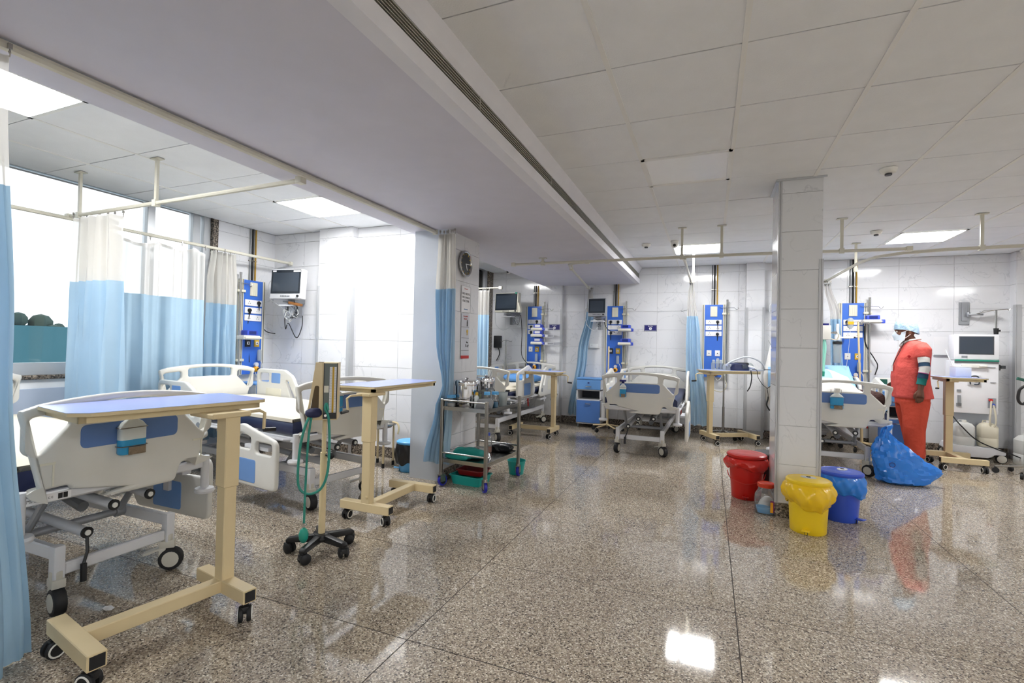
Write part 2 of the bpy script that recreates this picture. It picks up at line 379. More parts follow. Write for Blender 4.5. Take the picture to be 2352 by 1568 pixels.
# ceiling slab with hung tiles
ce = struct('ceiling', MB().bx(-5.4, 5.7, -3.7, 8.4, 2.66, 2.8).mesh('ceiling', 'ceil_gap', smooth=False), 'white suspended ceiling of square tiles in a metal grid', 'ceiling')
def ctile(x0, x1, y0, y1, m_='ceil_tile'):
    w, d = round(x1-x0-.022, 3), round(y1-y0-.008, 3)
    if w < .03 or d < .03: return
    part(ce, 'ceiling_tile', M(('ct', w, d), lambda: MB().bx(-w/2, w/2, -d/2, d/2, 0, .012).mesh('ceiling_tile', m_, smooth=False)), ((x0+x1)/2, (y0+y1)/2, CEIL+.003+random.uniform(0, .0025)))
def bar(x0, x1, y0, y1):
    w, d = round(x1-x0, 3), round(y1-y0, 3)
    part(ce, 'ceiling_bar', M(('cb', w, d), lambda: MB().bx(-w/2, w/2, -d/2, d/2, 0, .03).mesh('ceiling_bar', 'ceil_bar', smooth=False)), ((x0+x1)/2, (y0+y1)/2, CEIL))
LIGHTS = []
def light(ix0, iy0, label, on=True, d=.6, group='square ceiling light panels'):
    t = thing('ceiling_light', label, 'ceiling light', (ix0+.3, iy0+d/2, CEIL-.004), 0, group)
    m_ = MB()
    for a in (-1, 1):
        m_.box((a*.288, 0, .006), (.024, d, .014)); m_.box((0, a*(d/2-.012), .006), (.6, .024, .014))
    part(t, 'frame', m_.mesh('frame', 'ceil_bar', smooth=False))
    part(t, 'diffuser', MB().box((0, 0, .012), (.556, d-.044, .008)).mesh('diffuser', 'light_panel' if on else 'light_off', smooth=False))
    LIGHTS.append((ix0, iy0))
X0, Y0 = -.477, 2.341
hallx = [X0-.6]+[X0+.6*k for k in range(0, 11)]; hally = [Y0+.6*j for j in range(-10, 10)]+[YB]
lit_hall = {(X0, Y0+.6*7): 'bright square ceiling light panel above the middle bed near the air vent', (X0+2.4, Y0+.6*7): 'bright square ceiling light panel near the man in coral scrubs',
    (X0, Y0+.6*2): 'switched-off square ceiling light panel in front of the tiled column'}
lit_out = {(X0, Y0-.6*8): 0, (X0+2.4, Y0-.6*8): 0, (X0+4.8, Y0-.6*3): 0, (X0+2.4, Y0-.6*3): 0}
for k, v in list(lit_hall.items()): light(k[0], k[1], v, 'switched-off' not in v)
light(X0+.6*4, Y0-.6*6, 'square ceiling light panel behind the photographer on the right', True)
light(X0+.6*8, Y0+.6*2, 'square ceiling light panel over the far right of the hall', True)
light(X0+.6*6, Y0-.6*6, 'added square ceiling light panel, unseen well to the right behind the photographer', True)  # unseen extra panel, added to brighten the front of the column
light(X0+.6*1, Y0-.6*9, 'square ceiling light panel far behind the photographer', True)
def taken(x, y): return any(abs(x-a) < .05 and abs(y-b) < .05 for a, b in LIGHTS)
PIL = (.495, .775, 4.30, 4.72)
for i in range(len(hallx)-1):
    for j in range(len(hally)-1):
        x0, x1, y0, y1 = hallx[i], min(hallx[i+1], 5.6), hally[j], hally[j+1]
        if y1-y0 < .05 or x1-x0 < .05 or taken(x0, y0): continue
        ctile(x0+(.0 if i else .01), x1, y0, y1)
for x in hallx[1:]:
    if x < 5.5: bar(x-.012, x+.012, -3.6, YB)
# alcove ceilings
light(-3.93, 1.05, 'bright square ceiling light panel at the left edge above the nearest bed'); light(-3.93, 3.45, 'bright square ceiling light panel above the second bed by the window'); light(-3.75, 5.85, 'square ceiling light panel in the far alcove, mostly hidden behind the pillar')
ax = [XW, -4.53, -3.93, -3.33, -2.70]; ay = [-1.35+.6*k for k in range(0, 10)]+[YP]
for i in range(4):
    for j in range(len(ay)-1):
        if taken(ax[i], ay[j]) or ay[j+1]-ay[j] < .04: continue
        ctile(ax[i], ax[i+1], ay[j], ay[j+1])
for x in ax[1:4]: bar(x-.011, x+.011, -1.4, YP)
bx_ = [XA, -3.15, -2.70]; by_ = [4.65, 5.25, 5.85, 6.45, 7.05, 7.65, YA]
for i in range(2):
    for j in range(6):
        if i == 0 and j == 2: continue
        ctile(bx_[i], bx_[i+1], by_[j], by_[j+1])
# bulkhead with the long air vent
bk = struct('ceiling_bulkhead', MB().bx(-2.72, -1.16, -3.6, YB, BULK, 2.66).mesh('ceiling_bulkhead', 'paint_bulkhead', smooth=False), 'long dropped ceiling bulkhead running to the back wall', 'ceiling')
part(bk, 'vent_lip', MB().bx(-1.16, -1.085, -3.6, YB, BULK, 2.442).mesh('vent_lip', 'paint_white', smooth=False))
part(bk, 'vent_cove', MB().prism([(-1.16, 2.532), (-1.10, 2.532), (-1.085, 2.56), (-1.055, CEIL+.004), (-1.16, CEIL+.004)], -3.6, YB).mesh('vent_cove', 'paint_white', smooth=False))
part(bk, 'vent_back', MB().bx(-1.16, -1.150, -3.6, YB, 2.44, 2.534).mesh('vent_back', 'vent_dark', smooth=False))
for k in range(6):
    z = 2.452+.0142*k
    part(bk, 'vent_slat', M('vs', lambda: MB().box((-1.102, 2.3, 0), (.012, 11.8, .003), Matrix.Rotation(.2, 3, 'Y')).mesh('vent_slat', 'vent_slat', smooth=False)), (0, 0, z))
for k in range(8):
    part(bk, 'vent_divider', M('vd', lambda: MB().bx(-1.15, -1.098, -.004, .004, 2.442, 2.532).mesh('vent_divider', 'vent_slat', smooth=False)), (0, -.2+1.2*k, 0))
# tiled walls
def tiles(par, p0, ang, L, z0=.11, z1=CEIL, off=0., tw=.6, th=.3, matn='wall_marble'):
    R_ = Matrix.Rotation(ang, 3, 'Z'); z = z0
    while z < z1-.02:
        h = min(th, z1-z); u = -off
        while u < L-.02:
            a, b = max(u, 0), min(u+tw, L)
            if b-a > .02:
                w, hh = round(b-a-.003, 3), round(h-.003, 3)
                c = Vector(p0)+R_ @ Vector(((a+b)/2, 0, z+h/2))
                part(par, 'wall_tile', M(('wt', w, hh, matn), lambda: MB().bx(-w/2, w/2, -.008, .002, -hh/2, hh/2).mesh('wall_tile', matn, smooth=False)), c, (0, 0, ang))
            u += tw
        z += th
def wallbox(name, x0, x1, y0, y1, z0, z1, label, m_='grout'): return struct(name, MB().bx(x0, x1, y0, y1, z0, z1).mesh(name, m_, smooth=False), label)
def skirt(name, x0, x1, y0, y1, label, h=.115): return struct(name, MB().bx(x0, x1, y0, y1, 0, h).mesh(name, 'skirt_granite', bevel=.004, seg=1, smooth=False), label, 'baseboard')
wb = wallbox('wall_back', -2.38, 5.6, YB, YB+.15, 0, 2.66, 'white marble tiled back wall behind the three far beds')
tiles(wb, (-2.38, YB, 0), 0, 2.875, off=.22); tiles(wb, (.747, YB, 0), 0, 2.82, off=.15)
part(wb, 'pilaster', MB().bx(.495, .747, 8.11, YB, 0, 2.66).mesh('pilaster', 'grout', smooth=False)); tiles(wb, (.495, 8.11, 0), 0, .252, tw=.252)
part(wb, 'pilaster', MB().bx(3.57, 4.3, 8.06, YB, 0, 2.66).mesh('pilaster', 'grout', smooth=False)); tiles(wb, (3.57, 8.06, 0), 0, .73, off=.2); tiles(wb, (3.57, 8.2, 0), -PI/2, .14)
tiles(wb, (4.3, YB, 0), 0, 1.3, off=.1)
skirt('baseboard_back', -2.38, .48, YB-.02, YB, 'dark granite skirting under the back wall, middle'); skirt('baseboard_back', .76, 3.55, YB-.02, YB, 'dark granite skirting under the back wall, right part')
wa = wallbox('wall_alcove', XA, -2.38, YA, YB+.15, 0, 2.66, 'white marble tiled wall at the back of the far alcove'); tiles(wa, (XA, YA, 0), 0, XA*-1-2.38, off=.33)
tiles(wa, (-2.38, YA, 0), PI/2, .1)
skirt('baseboard_alcove', XA, -2.365, YA-.02, YA, 'dark granite skirting at the back of the far alcove')
# far alcove window wall
wl2 = wallbox('wall_left_far', XA-.2, XA, 4.58, YA, 0, .98, 'low wall under the window of the far alcove', 'wall_white')
wallbox('wall_jamb_far', XA-.2, XA+.012, 7.93, YA-.001, .85, CEIL+.03, 'speckled granite jamb beside the far alcove window', 'skirt_granite')
def window(name, X, y0, y1, z0, z1, muls, label, glass='window_glass', fw=.05):
    w = struct(name, MB().bx(X-.10, X-.04, y0, y1, z0, z0+fw).mesh('frame', 'alu', smooth=False), label, 'window')
    for y, wd in muls:
        part(w, 'mullion', MB().bx(X-.11, X-.03, y, y+wd, z0, z1).mesh('mullion', 'alu', bevel=.004, seg=1, smooth=False))
    part(w, 'top_rail', MB().bx(X-.10, X-.04, y0, y1, z1-.02, z1).mesh('top_rail', 'alu', smooth=False))
    ys = [y0]+[y+wd/2 for y, wd in muls]+[y1]
    for a, b in zip(ys[:-1], ys[1:]):
        if b-a > .08: part(w, 'pane', MB().bx(X-.073, X-.067, a, b, z0+fw, z1).mesh('pane', glass, smooth=False))
    return w
w2 = window('window_2', XA, 4.7, 7.93, .98, CEIL+.03, [(4.7, .05), (6.2, .07), (7.82, .11)], 'tall aluminium window of the far alcove with a dull blind')
part(w2, 'blind', MB().bx(XA-.14, XA-.12, 4.75, 7.82, 1.0, CEIL).mesh('blind', 'blind_teal', smooth=False)); part(w2, 'handle', MB().box((XA-.02, 7.86, 1.86), (.02, .02, .13)).box((XA-.01, 7.86, 1.9), (.03, .03, .05)).mesh('handle', 'white_plastic', bevel=.005))
# partition between the alcoves
wp = wallbox('wall_partition', XW-.2, -2.64, YP, YP+.1, 0, 2.66, 'bright white marble tiled wall at the end of the near alcove')
tiles(wp, (XW, YP, 0), 0, 5.15-4.33, off=.1); tiles(wp, (-3.84, YP, 0), 0, 1.2, off=.0)
part(wp, 'pilaster', MB().bx(-4.33, -3.84, 4.49, YP, 0, 2.66).mesh('pilaster', 'grout', smooth=False)); tiles(wp, (-4.33, 4.49, 0), 0, .49, tw=.49); tiles(wp, (-3.84, 4.49, 0), PI/2, .09)
skirt('baseboard_partition', XW, -2.64, YP-.02, YP, 'dark granite skirting along the near alcove end wall'); skirt('baseboard_pilaster', -4.345, -3.825, 4.47, 4.49, 'dark granite skirting round the pilaster of the near alcove')
# pillar beside the curtain
pc = wallbox('wall_pillar', -2.64, -2.30, 4.0, 4.66, 0, 2.66, 'broad pillar between the two alcoves, faced with a pale grey panel', 'grout')
part(pc, 'panel', MB().bx(-2.655, -2.302, 3.985, 4.0, .0, BULK).mesh('panel', 'panel_grey', smooth=False), label='plain pale grey laminate panel'); tiles(pc, (-2.30, 4.0, 0), PI/2, .66, off=.28); tiles(pc, (-2.64, 4.58, 0), -PI/2, .58)
skirt('baseboard_pillar', -2.3, -2.285, 4.02, 4.66, 'dark granite skirting along the clock side of the pillar')
# near alcove window wall
wl = wallbox('wall_left', XW-.2, XW, -1.4, 3.74, 0, .92, 'low wall with pale laminate panels under the near window', 'wall_white')
for k in range(4):
    part(wl, 'wall_panel', M('wlp', lambda: MB().bx(XW, XW+.012, -.62, .62, .12, .84).mesh('wall_panel', 'laminate_pale', bevel=.004, seg=1, smooth=False)), (0, -.5+1.26*k, 0))
struct('trim_1', MB().bx(XW-.2, XW+.03, -1.4, 3.74, .915, .95).mesh('sill', 'skirt_granite', bevel=.005, seg=1, smooth=False), 'speckled granite sill under the near window', 'sill')
struct('trim_2', MB().bx(XW-.2, XW+.012, 3.74, 3.80, .95, CEIL+.03).mesh('jamb', 'skirt_granite', smooth=False), 'speckled granite jamb beside the near window', 'jamb')
ws = wallbox('wall_left_end', XW-.2, XW, 3.80, YP, 0, 2.66, 'white marble tiled wall between the near window and the corner'); tiles(ws, (XW, 3.80, 0), PI/2, .78, off=.1)
window('window_1', XW, -1.4, 3.74, .95, CEIL+.035, [(-.2, .07), (1.35, .07), (3.08, .075), (3.54, .08), (3.66, .08)], 'wide aluminium window along the near alcove with overcast daylight', fw=.10)
# free-standing column
co = wallbox('wall_column', PIL[0], PIL[1], PIL[2], PIL[3], 0, 2.66, 'slim free-standing white tiled column behind the waste bins')
tiles(co, (PIL[0], PIL[2], 0), 0, PIL[1]-PIL[0], tw=.4); tiles(co, (PIL[1], PIL[2], 0), PI/2, .42, tw=.42); tiles(co, (PIL[0], PIL[3], 0), -PI/2, .42, tw=.42)
part(co, 'skirting', MB().bx(PIL[0]-.012, PIL[1]+.012, PIL[2]-.012, PIL[3]+.012, 0, .11).mesh('skirting', 'skirt_granite', smooth=False))
cc = MB()
part(co, 'ceiling_collar', cc.box(((PIL[0]+PIL[1])/2, PIL[2]-.016, CEIL-.001), (.34, .012, .02)).box((PIL[0]-.02, (PIL[2]+PIL[3])/2, CEIL-.001), (.024, .42, .02)).mesh('ceiling_collar', 'alu', smooth=False))
def guard(par, x, y, sx, sy, z0, z1, w=.028):
    part(par, 'corner_guard', MB().bx(min(x, x+sx*w), max(x, x+sx*w), min(y-sy*.002, y-sy*.014), max(y-sy*.002, y-sy*.014), z0, z1).bx(min(x-sx*.002, x-sx*.014), max(x-sx*.002, x-sx*.014), min(y-sy*.014, y+sy*w), max(y-sy*.014, y+sy*w), z0, z1).mesh('corner_guard', 'guard', smooth=False))
guard(co, PIL[0], PIL[2], 1, 1, .11, 2.62, .012); guard(co, PIL[1], PIL[2], -1, 1, .11, 1.99, .016)
guard(wp, -4.33, 4.49, 1, 1, .1, 1.95); guard(wp, -3.84, 4.49, -1, 1, .1, 1.95, .045)
guard(wa, -2.38, YA, -1, 1, .1, 1.95, .02); guard(wb, .495, 8.11, 1, 1, .1, 1.95, .03); guard(wb, .747, 8.11, -1, 1, .1, 1.95, .03); guard(wb, 3.57, 8.06, 1, 1, .1, 1.95, .045)
# the unseen rest of the hall
wallbox('wall_right', 5.6, 5.75, -3.7, 8.4, 0, 2.7, 'plain white wall on the far right of the hall', 'wall_white'); wallbox('wall_rear', -5.4, 5.7, -3.75, -3.6, 0, 2.7, 'plain white wall behind the photographer', 'wall_white')
wallbox('wall_alcove_near', -5.35, -2.72, -1.55, -1.4, 0, 2.66, 'plain white wall closing the near alcove behind the photographer', 'wall_white')
# outdoors: a green-blue screened fence and trees beyond it
nf = thing('screen_fence', 'teal screened fence outside the near window', 'fence', (-13, 4, 0))
part(nf, 'screen', MB().bx(-.02, .02, -9, 16, -2, 1.50).mesh('screen', 'netting', smooth=False))
for k in range(6): part(nf, 'post', M('nfp', lambda: MB().cyl((.06, 0, -2), (.06, 0, 1.6), .05).mesh('post', 'dark_grey')), (0, -8+4.5*k, 0))
for k in range(11):
    t = thing('tree', '%s tree on the skyline outside the near window' % ['rounded grey green', 'broad dark', 'small pointed', 'wide hazy', 'low spreading', 'tall thin', 'bushy', 'squat', 'leaning', 'lopsided', 'last visible'][k], 'tree', (-23-7*(k % 2), -1+2.4*k, -2), 0, 'trees outside')
    m_ = MB(); h = random.uniform(3.5, 4.0)
    for q in range(42):
        a, b = random.gauss(0, .9), random.gauss(0, .42)
        m_.ball((random.gauss(0, .5), max(-1.9, min(1.9, a)), h-.5+b), random.uniform(.2, .42), 7, 5)
    part(t, 'crown', m_.mesh('crown', 'foliage')); part(t, 'trunk', MB().cyl((0, 0, 0), (0, 0, h), .16, .1, 8).mesh('trunk', 'wood'))
# ================================================================== HOSPITAL BEDS
# local frame: foot end at y = 0, head at y = +L, x across, z up
BL = 2.0
def mirror(poly): return [(-x, z) for x, z in poly][::-1]
def board_me(z_=0.):
    top = [(.455-.91*k/14, .958+.045*(1-((k-7)/7)**2)) for k in range(15)]
    outer = rpoly([(-.235, .505, .035), (.235, .505, .035), (.265, .60, .03), (.46, .595, .03)], 4)
    outer += [(.462, .93), (.458, .948)]+top[1:-1]+[(-.458, .948), (-.462, .93)]
    outer += rpoly([(-.46, .595, .03), (-.265, .60, .03), (-.2351, .505, .0)], 4)[:-1]
    slot = [(-.21, .89), (-.2, .876), (0, .882), (.2, .876), (.21, .89), (.212, .945), (.2, .958), (.1, .968), (0, .971), (-.1, .968), (-.2, .958), (-.212, .945)]
    tri = rpoly([(.272, .936, .025), (.43, .914, .03), (.43, .775, .03), (.392, .748, .025), (.272, .872, .02)], 4)
    return plate('footboard', outer, [slot, tri, mirror(tri)], .042, .014, 'bed_white')
def foot_rail_me():
    o = rpoly([(0, 0, .05), (0, .36, .07), (.28, .42, .12), (.44, .46, .12), (.60, .38, .1), (.72, .08, .08), (.66, 0, .05)], 5)
    h1 = rrect(.05, .25, .25, .335, .03); h2 = rpoly([(.31, .27, .03), (.50, .27, .03), (.50, .35, .04), (.44, .39, .05), (.31, .36, .03)], 4)
    return plate('side_rail', o, [h1, h2], .036, .013, 'bed_white', 'X')
def head_rail_me():
    o = rpoly([(0, .03, .05), (.22, .40, .12), (.36, .46, .08), (.84, .46, .06), (.84, .0, .06), (.06, 0, .04)], 5)
    h1 = rrect(.62, .80, .32, .415, .03); h2 = rpoly([(.17, .17, .015), (.30, .35, .02), (.34, .35, .02), (.24, .17, .02)], 4)
    return plate('side_rail', o, [h1, h2], .036, .013, 'bed_white', 'X')
def sheet_me(w, l, th, key, mt, back=0., zo=0.):
    """mattress or sheet slab, optionally with a raised back section (radians)"""
    def f():
        m_ = MB(); n = 16; hinge = 1.06
        def P3(u, y, z):
            z += zo
            if back and y > hinge:
                d = y-hinge; return (u, hinge+d*math.cos(back)-z*math.sin(back), d*math.sin(back)+z*math.cos(back))
            return (u, y, z)
        sec = [(-w/2, .02), (-w/2+.02, 0), (w/2-.02, 0), (w/2, .02), (w/2, th-.025), (w/2-.025, th), (0, th+.004), (-w/2+.025, th), (-w/2, th-.025)]
        ys = [l*i/n for i in range(n+1)]
        for y in ys: m_.v += [P3(u, y, z) for u, z in sec]
        k = len(sec)
        for i in range(n):
            for j in range(k): m_.f.append((i*k+j, i*k+(j+1) % k, (i+1)*k+(j+1) % k, (i+1)*k+j)); m_.mi.append(0)
        m_.f += [tuple(range(k)), tuple(n*k+j for j in range(k))]; m_.mi += [0, 0]
        return m_.mesh(key, mt, angle=50)
    return M((key, w, l, th, mt, back, zo), f)
def caster_parts(b, x, y, r=.062, lock=True, ang=0., mt='wheel_grey'):
    c = part(b, 'caster', M(('cast', r), lambda: MB().cyl((0, 0, r*2+.035), (0, 0, r*2+.075), .028).box((0, .0, r*2+.02), (.055, .075, .04)).box((0, .022, r*1.45), (.046, .035, r*1.2)).mesh('caster', mt, bevel=.006)), (x, y, 0), (0, 0, ang))
    part(c, 'wheel', M(('whl', r), lambda: MB().lathe([(r*.6, -.026), (r*.93, -.024), (r, -.014), (r, .014), (r*.93, .024), (r*.6, .026)], 22, axis='X').mesh('wheel', 'black_rubber')), (0, -.018, r))
    for s_ in (-1, 1): part(c, 'hub', M(('hub', r, s_), lambda: MB().lathe([(r*.70, s_*.018), (r*.66, s_*.0285), (r*.2, s_*.031), (.001, s_*.031)], 18, axis='X').mesh('hub', mt)), (0, -.018, r))
    if lock: part(c, 'brake_pedal', M(('brk', r), lambda: MB().box((0, .075, r*1.75), (.05, .08, .014), Matrix.Rotation(-.3, 3, 'X')).mesh('brake_pedal', mt, bevel=.004)))
    return c
def rail_set(b, side, which, up, y_=None):
    s_ = 1 if side == 'R' else -1
    if which == 'foot':
        me = M('frail', foot_rail_me); y0 = .20 if up else .06
    else:
        me = M('hrail', head_rail_me); y0 = 1.12
    z = (.565 if which == 'foot' else .52) if up else .19; z = z-.08 if up == 2 else z; x = s_*(.475 if up else .535)
    r = part(b, 'side_rail', me, (x, y0, z))
    if which == 'foot':
        part(r, 'pad', M(('fpad', s_), lambda: plate('pad', rrect(.24, .50, .03, .20, .02), [], .041, .001, 'rail_blue', 'X', 0)))
    else:
        part(r, 'pad', M(('hpad', s_), lambda: plate('pad', rrect(.42, .57, .315, .42, .012), [], .041, .001, 'rail_blue', 'X', 0)))
        part(r, 'control_plate', M(('hctl', s_), lambda: plate('control_plate', rrect(.40, .66, .08, .26, .012), [], .046, .002, 'cream_plastic', 'X', 0)))
        part(r, 'angle_dial', M(('dial', s_), lambda: MB().lathe([(.001, -.0245), (.024, -.024), (.034, -.022), (.034, .022), (.024, .024), (.001, .0245)], 20, (0, .11, .10), 'X').mesh('angle_dial', 'grey_plastic')))
    part(r, 'rail_arm', M(('rarm', s_, up), lambda: MB().box((-s_*.03, .35, -.02 if up else .22), (.024, .05, .16)).box((-s_*.05, .30, -.05 if up else .28), (.06, .30, .03)).mesh('rail_arm', 'white_metal', bevel=.004)))
    return r
def hospital_bed(label, loc, rz, rails, sheet='sheet_cream', back=0.):
    b = thing('hospital_bed', label, 'bed', loc, rz, 'hospital beds')
    fb = part(b, 'footboard', M('fboard', board_me), (0, -.02, 0))
    part(fb, 'name_panel', M('fpanel', lambda: plate('name_panel', rrect(-.235, .235, .755, .862, .03), [], .004, .001, 'label_blue', 'Y', -.0225)))
    for s_ in (-1, 1): part(fb, 'grip_mark', M('fgrip', lambda: MB().bx(-.03, .03, -.0235, -.021, .095, .105).bx(.018, .026, -.0235, -.021, 0, .1).mesh('grip_mark', 'cream_plastic', smooth=False)), (s_*.36, 0, .61))
    part(b, 'headboard', M('fboard', board_me), (0, BL+.02, .03))
    # upper frame
    part(b, 'upper_frame', M('uframe', lambda: MB().bx(-.42, .42, .015, .055, .525, .565).bx(-.42, .42, BL-.06, BL-.02, .525, .565).bx(-.42, -.38, .05, BL-.05, .525, .565).bx(.38, .42, .05, BL-.05, .525, .565).bx(-.40, .40, .62, .66, .53, .56).bx(-.40, .40, 1.25, 1.29, .53, .56).mesh('upper_frame', 'white_metal', bevel=.006, seg=1)))
    part(b, 'mattress_deck', M('deck', lambda: MB().bx(-.40, .40, .04, BL-.04, .562, .578).mesh('mattress_deck', 'grey_metal', smooth=False)))
    for s_ in (-1, 1):
        part(b, 'accessory_bar', M(('abar', s_), lambda: MB().tube([(s_*.40, .08, .545), (s_*.445, .12, .545), (s_*.445, BL-.12, .545), (s_*.40, BL-.08, .545)], .013, 8).tube([(s_*.445, .45, .545), (s_*.45, .45, .59), (s_*.45, .56, .59), (s_*.445, .56, .545)], .006, 6).mesh('accessory_bar', 'white_metal')))
        for y in (-.005, BL):
            part(b, 'corner_post', M('cpost', lambda: MB().cyl((0, 0, .40), (0, 0, .60), .022).lathe([(.02, .385), (.05, .39), (.055, .402), (.05, .415), (.02, .42)], 18).mesh('corner_post', 'white_metal')), (s_*.44, y, 0))
    part(b, 'end_bar', M('ebar', lambda: MB().bx(-.45, .45, -.012, .028, .535, .578).mesh('end_bar', 'white_metal', bevel=.005, seg=1)))
    # chassis
    part(b, 'chassis_beam', M('chb1', lambda: MB().bx(-.24, .24, .035, .065, .17, .225).mesh('chassis_beam', 'white_metal', bevel=.006, seg=1)))
    part(b, 'chassis_beam', M('chb1', None), (0, BL-.1, 0))
    for s_ in (-1, 1):
        part(b, 'chassis_rail', M('chr', lambda: MB().bx(-.018, .018, .05, BL-.05, .245, .305).mesh('chassis_rail', 'white_metal', bevel=.006, seg=1)), (s_*.265, 0, 0))
        for y in (.05, BL-.05):
            part(b, 'chassis_post', M('chp', lambda: MB().bx(-.024, .024, -.024, .024, .155, .312).mesh('chassis_post', 'white_metal', bevel=.009)), (s_*.265, y, 0))
            caster_parts(b, s_*.265, y, lock=s_ > 0, ang=(.5*s_+.3) if y < 1 else 2.4*s_)
        for (ya, yb) in ((.42, .30), (1.45, 1.33)):
            part(b, 'lift_arm', M(('larm', s_, ya), lambda: MB().tube([(s_*.22, ya, .28), (s_*.22, yb-.1, .54)], .018, 8).cyl((s_*.20, ya, .28), (s_*.255, ya, .28), .03).mesh('lift_arm', 'grey_metal')))
    for y in (.42, 1.45): part(b, 'cross_tube', M('xt', lambda: MB().cyl((-.25, 0, .28), (.25, 0, .28), .02).mesh('cross_tube', 'grey_metal')), (0, y, 0))
    for i, (x, z, y1) in enumerate(((-.14, .33, 1.2), (-.02, .43, .9), (.16, .44, .7))):
        c = part(b, 'crank_tube', M(('ck', i), lambda: MB().cyl((x, .06, z), (x, y1, z+.05), .024).mesh('crank_tube', 'white_metal')))
        part(c, 'end_cap', M(('cke', i), lambda: MB().cyl((x, .052, z), (x, .062, z), .027).mesh('end_cap', 'black_plastic'))); part(c, 'cap_core', M(('ckf', i), lambda: MB().cyl((x, .046, z), (x, .054, z), .013).mesh('cap_core', 'white_plastic')))
    part(b, 'crank_handle', M('ckh', lambda: MB().tube([(-.14, .055, .31), (-.15, .03, .25), (-.17, .02, .20)], .007, 6).tube([(-.17, .02, .20), (-.172, .015, .12)], .014, 8).mesh('crank_handle', 'black_plastic')))
    part(b, 'gas_spring', M('gs', lambda: MB().tube([(.08, .5, .33), (.08, 1.1, .47)], .03, 10).tube([(.08, 1.1, .47), (.08, 1.35, .53)], .012, 8).box((-.05, .95, .42), (.14, .30, .08)).mesh('gas_spring', 'grey_plastic')))
    part(b, 'release_lever', M('rl', lambda: MB().box((.43, .78, .47), (.012, .03, .12), Matrix.Rotation(.2, 3, 'X')).mesh('release_lever', 'red_handle', bevel=.003)))
    part(b, 'undertray', M('utray', lambda: MB().bx(-.36, .36, .7, 1.2, .485, .50).tube([(.37, .62, .53), (.37, .62, .46), (.37, 1.0, .46), (.37, 1.0, .53)], .005, 6).mesh('undertray', 'white_metal')))
    mt = part(b, 'mattress', sheet_me(.86, BL-.10, .115, 'mattress', 'navy_vinyl', back), (0, .05, .578))
    if sheet:
        part(b, 'bed_sheet', sheet_me(.868, BL-.10, .020, 'bed_sheet', sheet, back, .104), (0, .05, .578), label='loose cream sheet' if sheet == 'sheet_cream' else None)
    for side, which, up in rails: rail_set(b, side, which, up)
    return b
# the bottle of hand rub hung on a footboard in a wire holder
def hand_rub(label, loc, rz, pump=True, nozzle='white_plastic', liquid='liquid_blue', fill=.5, card=True):
    t = thing('hand_rub_bottle', label, 'bottle', loc, rz, 'hand rub bottles on footboards')
    w, d, h = .075, .042, .15
    part(t, 'bottle', M(('hrb', fill), lambda: MB().rings([(0, 0, h*fill, w/2, d/2, 5), (0, 0, h*.8, w/2, d/2, 5), (0, 0, h*.92, w/2*.75, d/2*.9, 3.5), (0, 0, h, .016, .016), (0, 0, h+.012, .016, .016)], 24).mesh('bottle', 'bottle_white')))
    part(t, 'liquid', M(('hrl', fill, liquid), lambda: MB().rings([(0, 0, 0, w/2*.94, d/2*.94, 5), (0, 0, .006, w/2, d/2, 5), (0, 0, h*fill, w/2, d/2, 5)], 24).mesh('liquid', liquid)), label='blue liquid in the lower half')
    if pump: part(t, 'pump_head', M(('hrp', nozzle), lambda: MB().cyl((0, 0, h+.012), (0, 0, h+.035), .017).box((0, -.012, h+.046), (.075 if nozzle != 'white_plastic' else .03, .045, .022)).mesh('pump_head', nozzle, bevel=.005)))
    else: part(t, 'cap', M('hrc', lambda: MB().cyl((0, 0, h+.012), (0, 0, h+.042), .0165).mesh('cap', 'bottle_white')))
    part(t, 'wire_holder', M('hrw', lambda: MB().tube([(x*1.06, y*1.1, .035) for x, y in rrect(-w/2, w/2, -d/2, d/2, .012)], .002, 5, True).tube([(x*1.06, y*1.1, .115) for x, y in rrect(-w/2, w/2, -d/2, d/2, .012)], .002, 5, True).tube([(-.03, d/2+.004, .0), (-.03, d/2+.004, .19)], .002, 5).tube([(.03, d/2+.004, .0), (.03, d/2+.004, .19)], .002, 5).mesh('wire_holder', 'steel_dull')))
    if card: part(t, 'tag', M('hrt', lambda: MB().box((.006, -d/2-.004, .015), (.05, .004, .034)).mesh('tag', 'sponge', bevel=.001)), label='worn paper tag at the base')
    return t
bedA = hospital_bed('nearest cream hospital bed, footboard behind the front overbed table', (-2.70, 1.545, 0), PI/2, [('R', 'foot', False), ('R', 'head', False)])
bedA.scale = (.93, 1, 1)
bedB = hospital_bed('cream hospital bed with navy mattress side showing, foot by the blood pressure stand', (-2.71, 3.13, 0), math.radians(81.3), [('R', 'head', True), ('L', 'foot', False), ('L', 'head', 2)])
bedC = hospital_bed('cream hospital bed in the far alcove behind the steel trolley', (-2.90, 5.97, 0), 0, [('R', 'foot', True), ('R', 'head', True), ('L', 'head', True)])
bedD = hospital_bed('empty cream hospital bed with bare navy mattress at the middle of the back wall', (-.777, 6.06, 0), -.01, [('L', 'foot', True), ('L', 'head', True), ('R', 'head', True), ('R', 'foot', False)], None)
bedF = hospital_bed('cream hospital bed with the patient, partly hidden by the tiled column', (1.283, 6.12, 0), -.02, [('R', 'head', True), ('R', 'foot', True)], 'sheet_pale', .55)
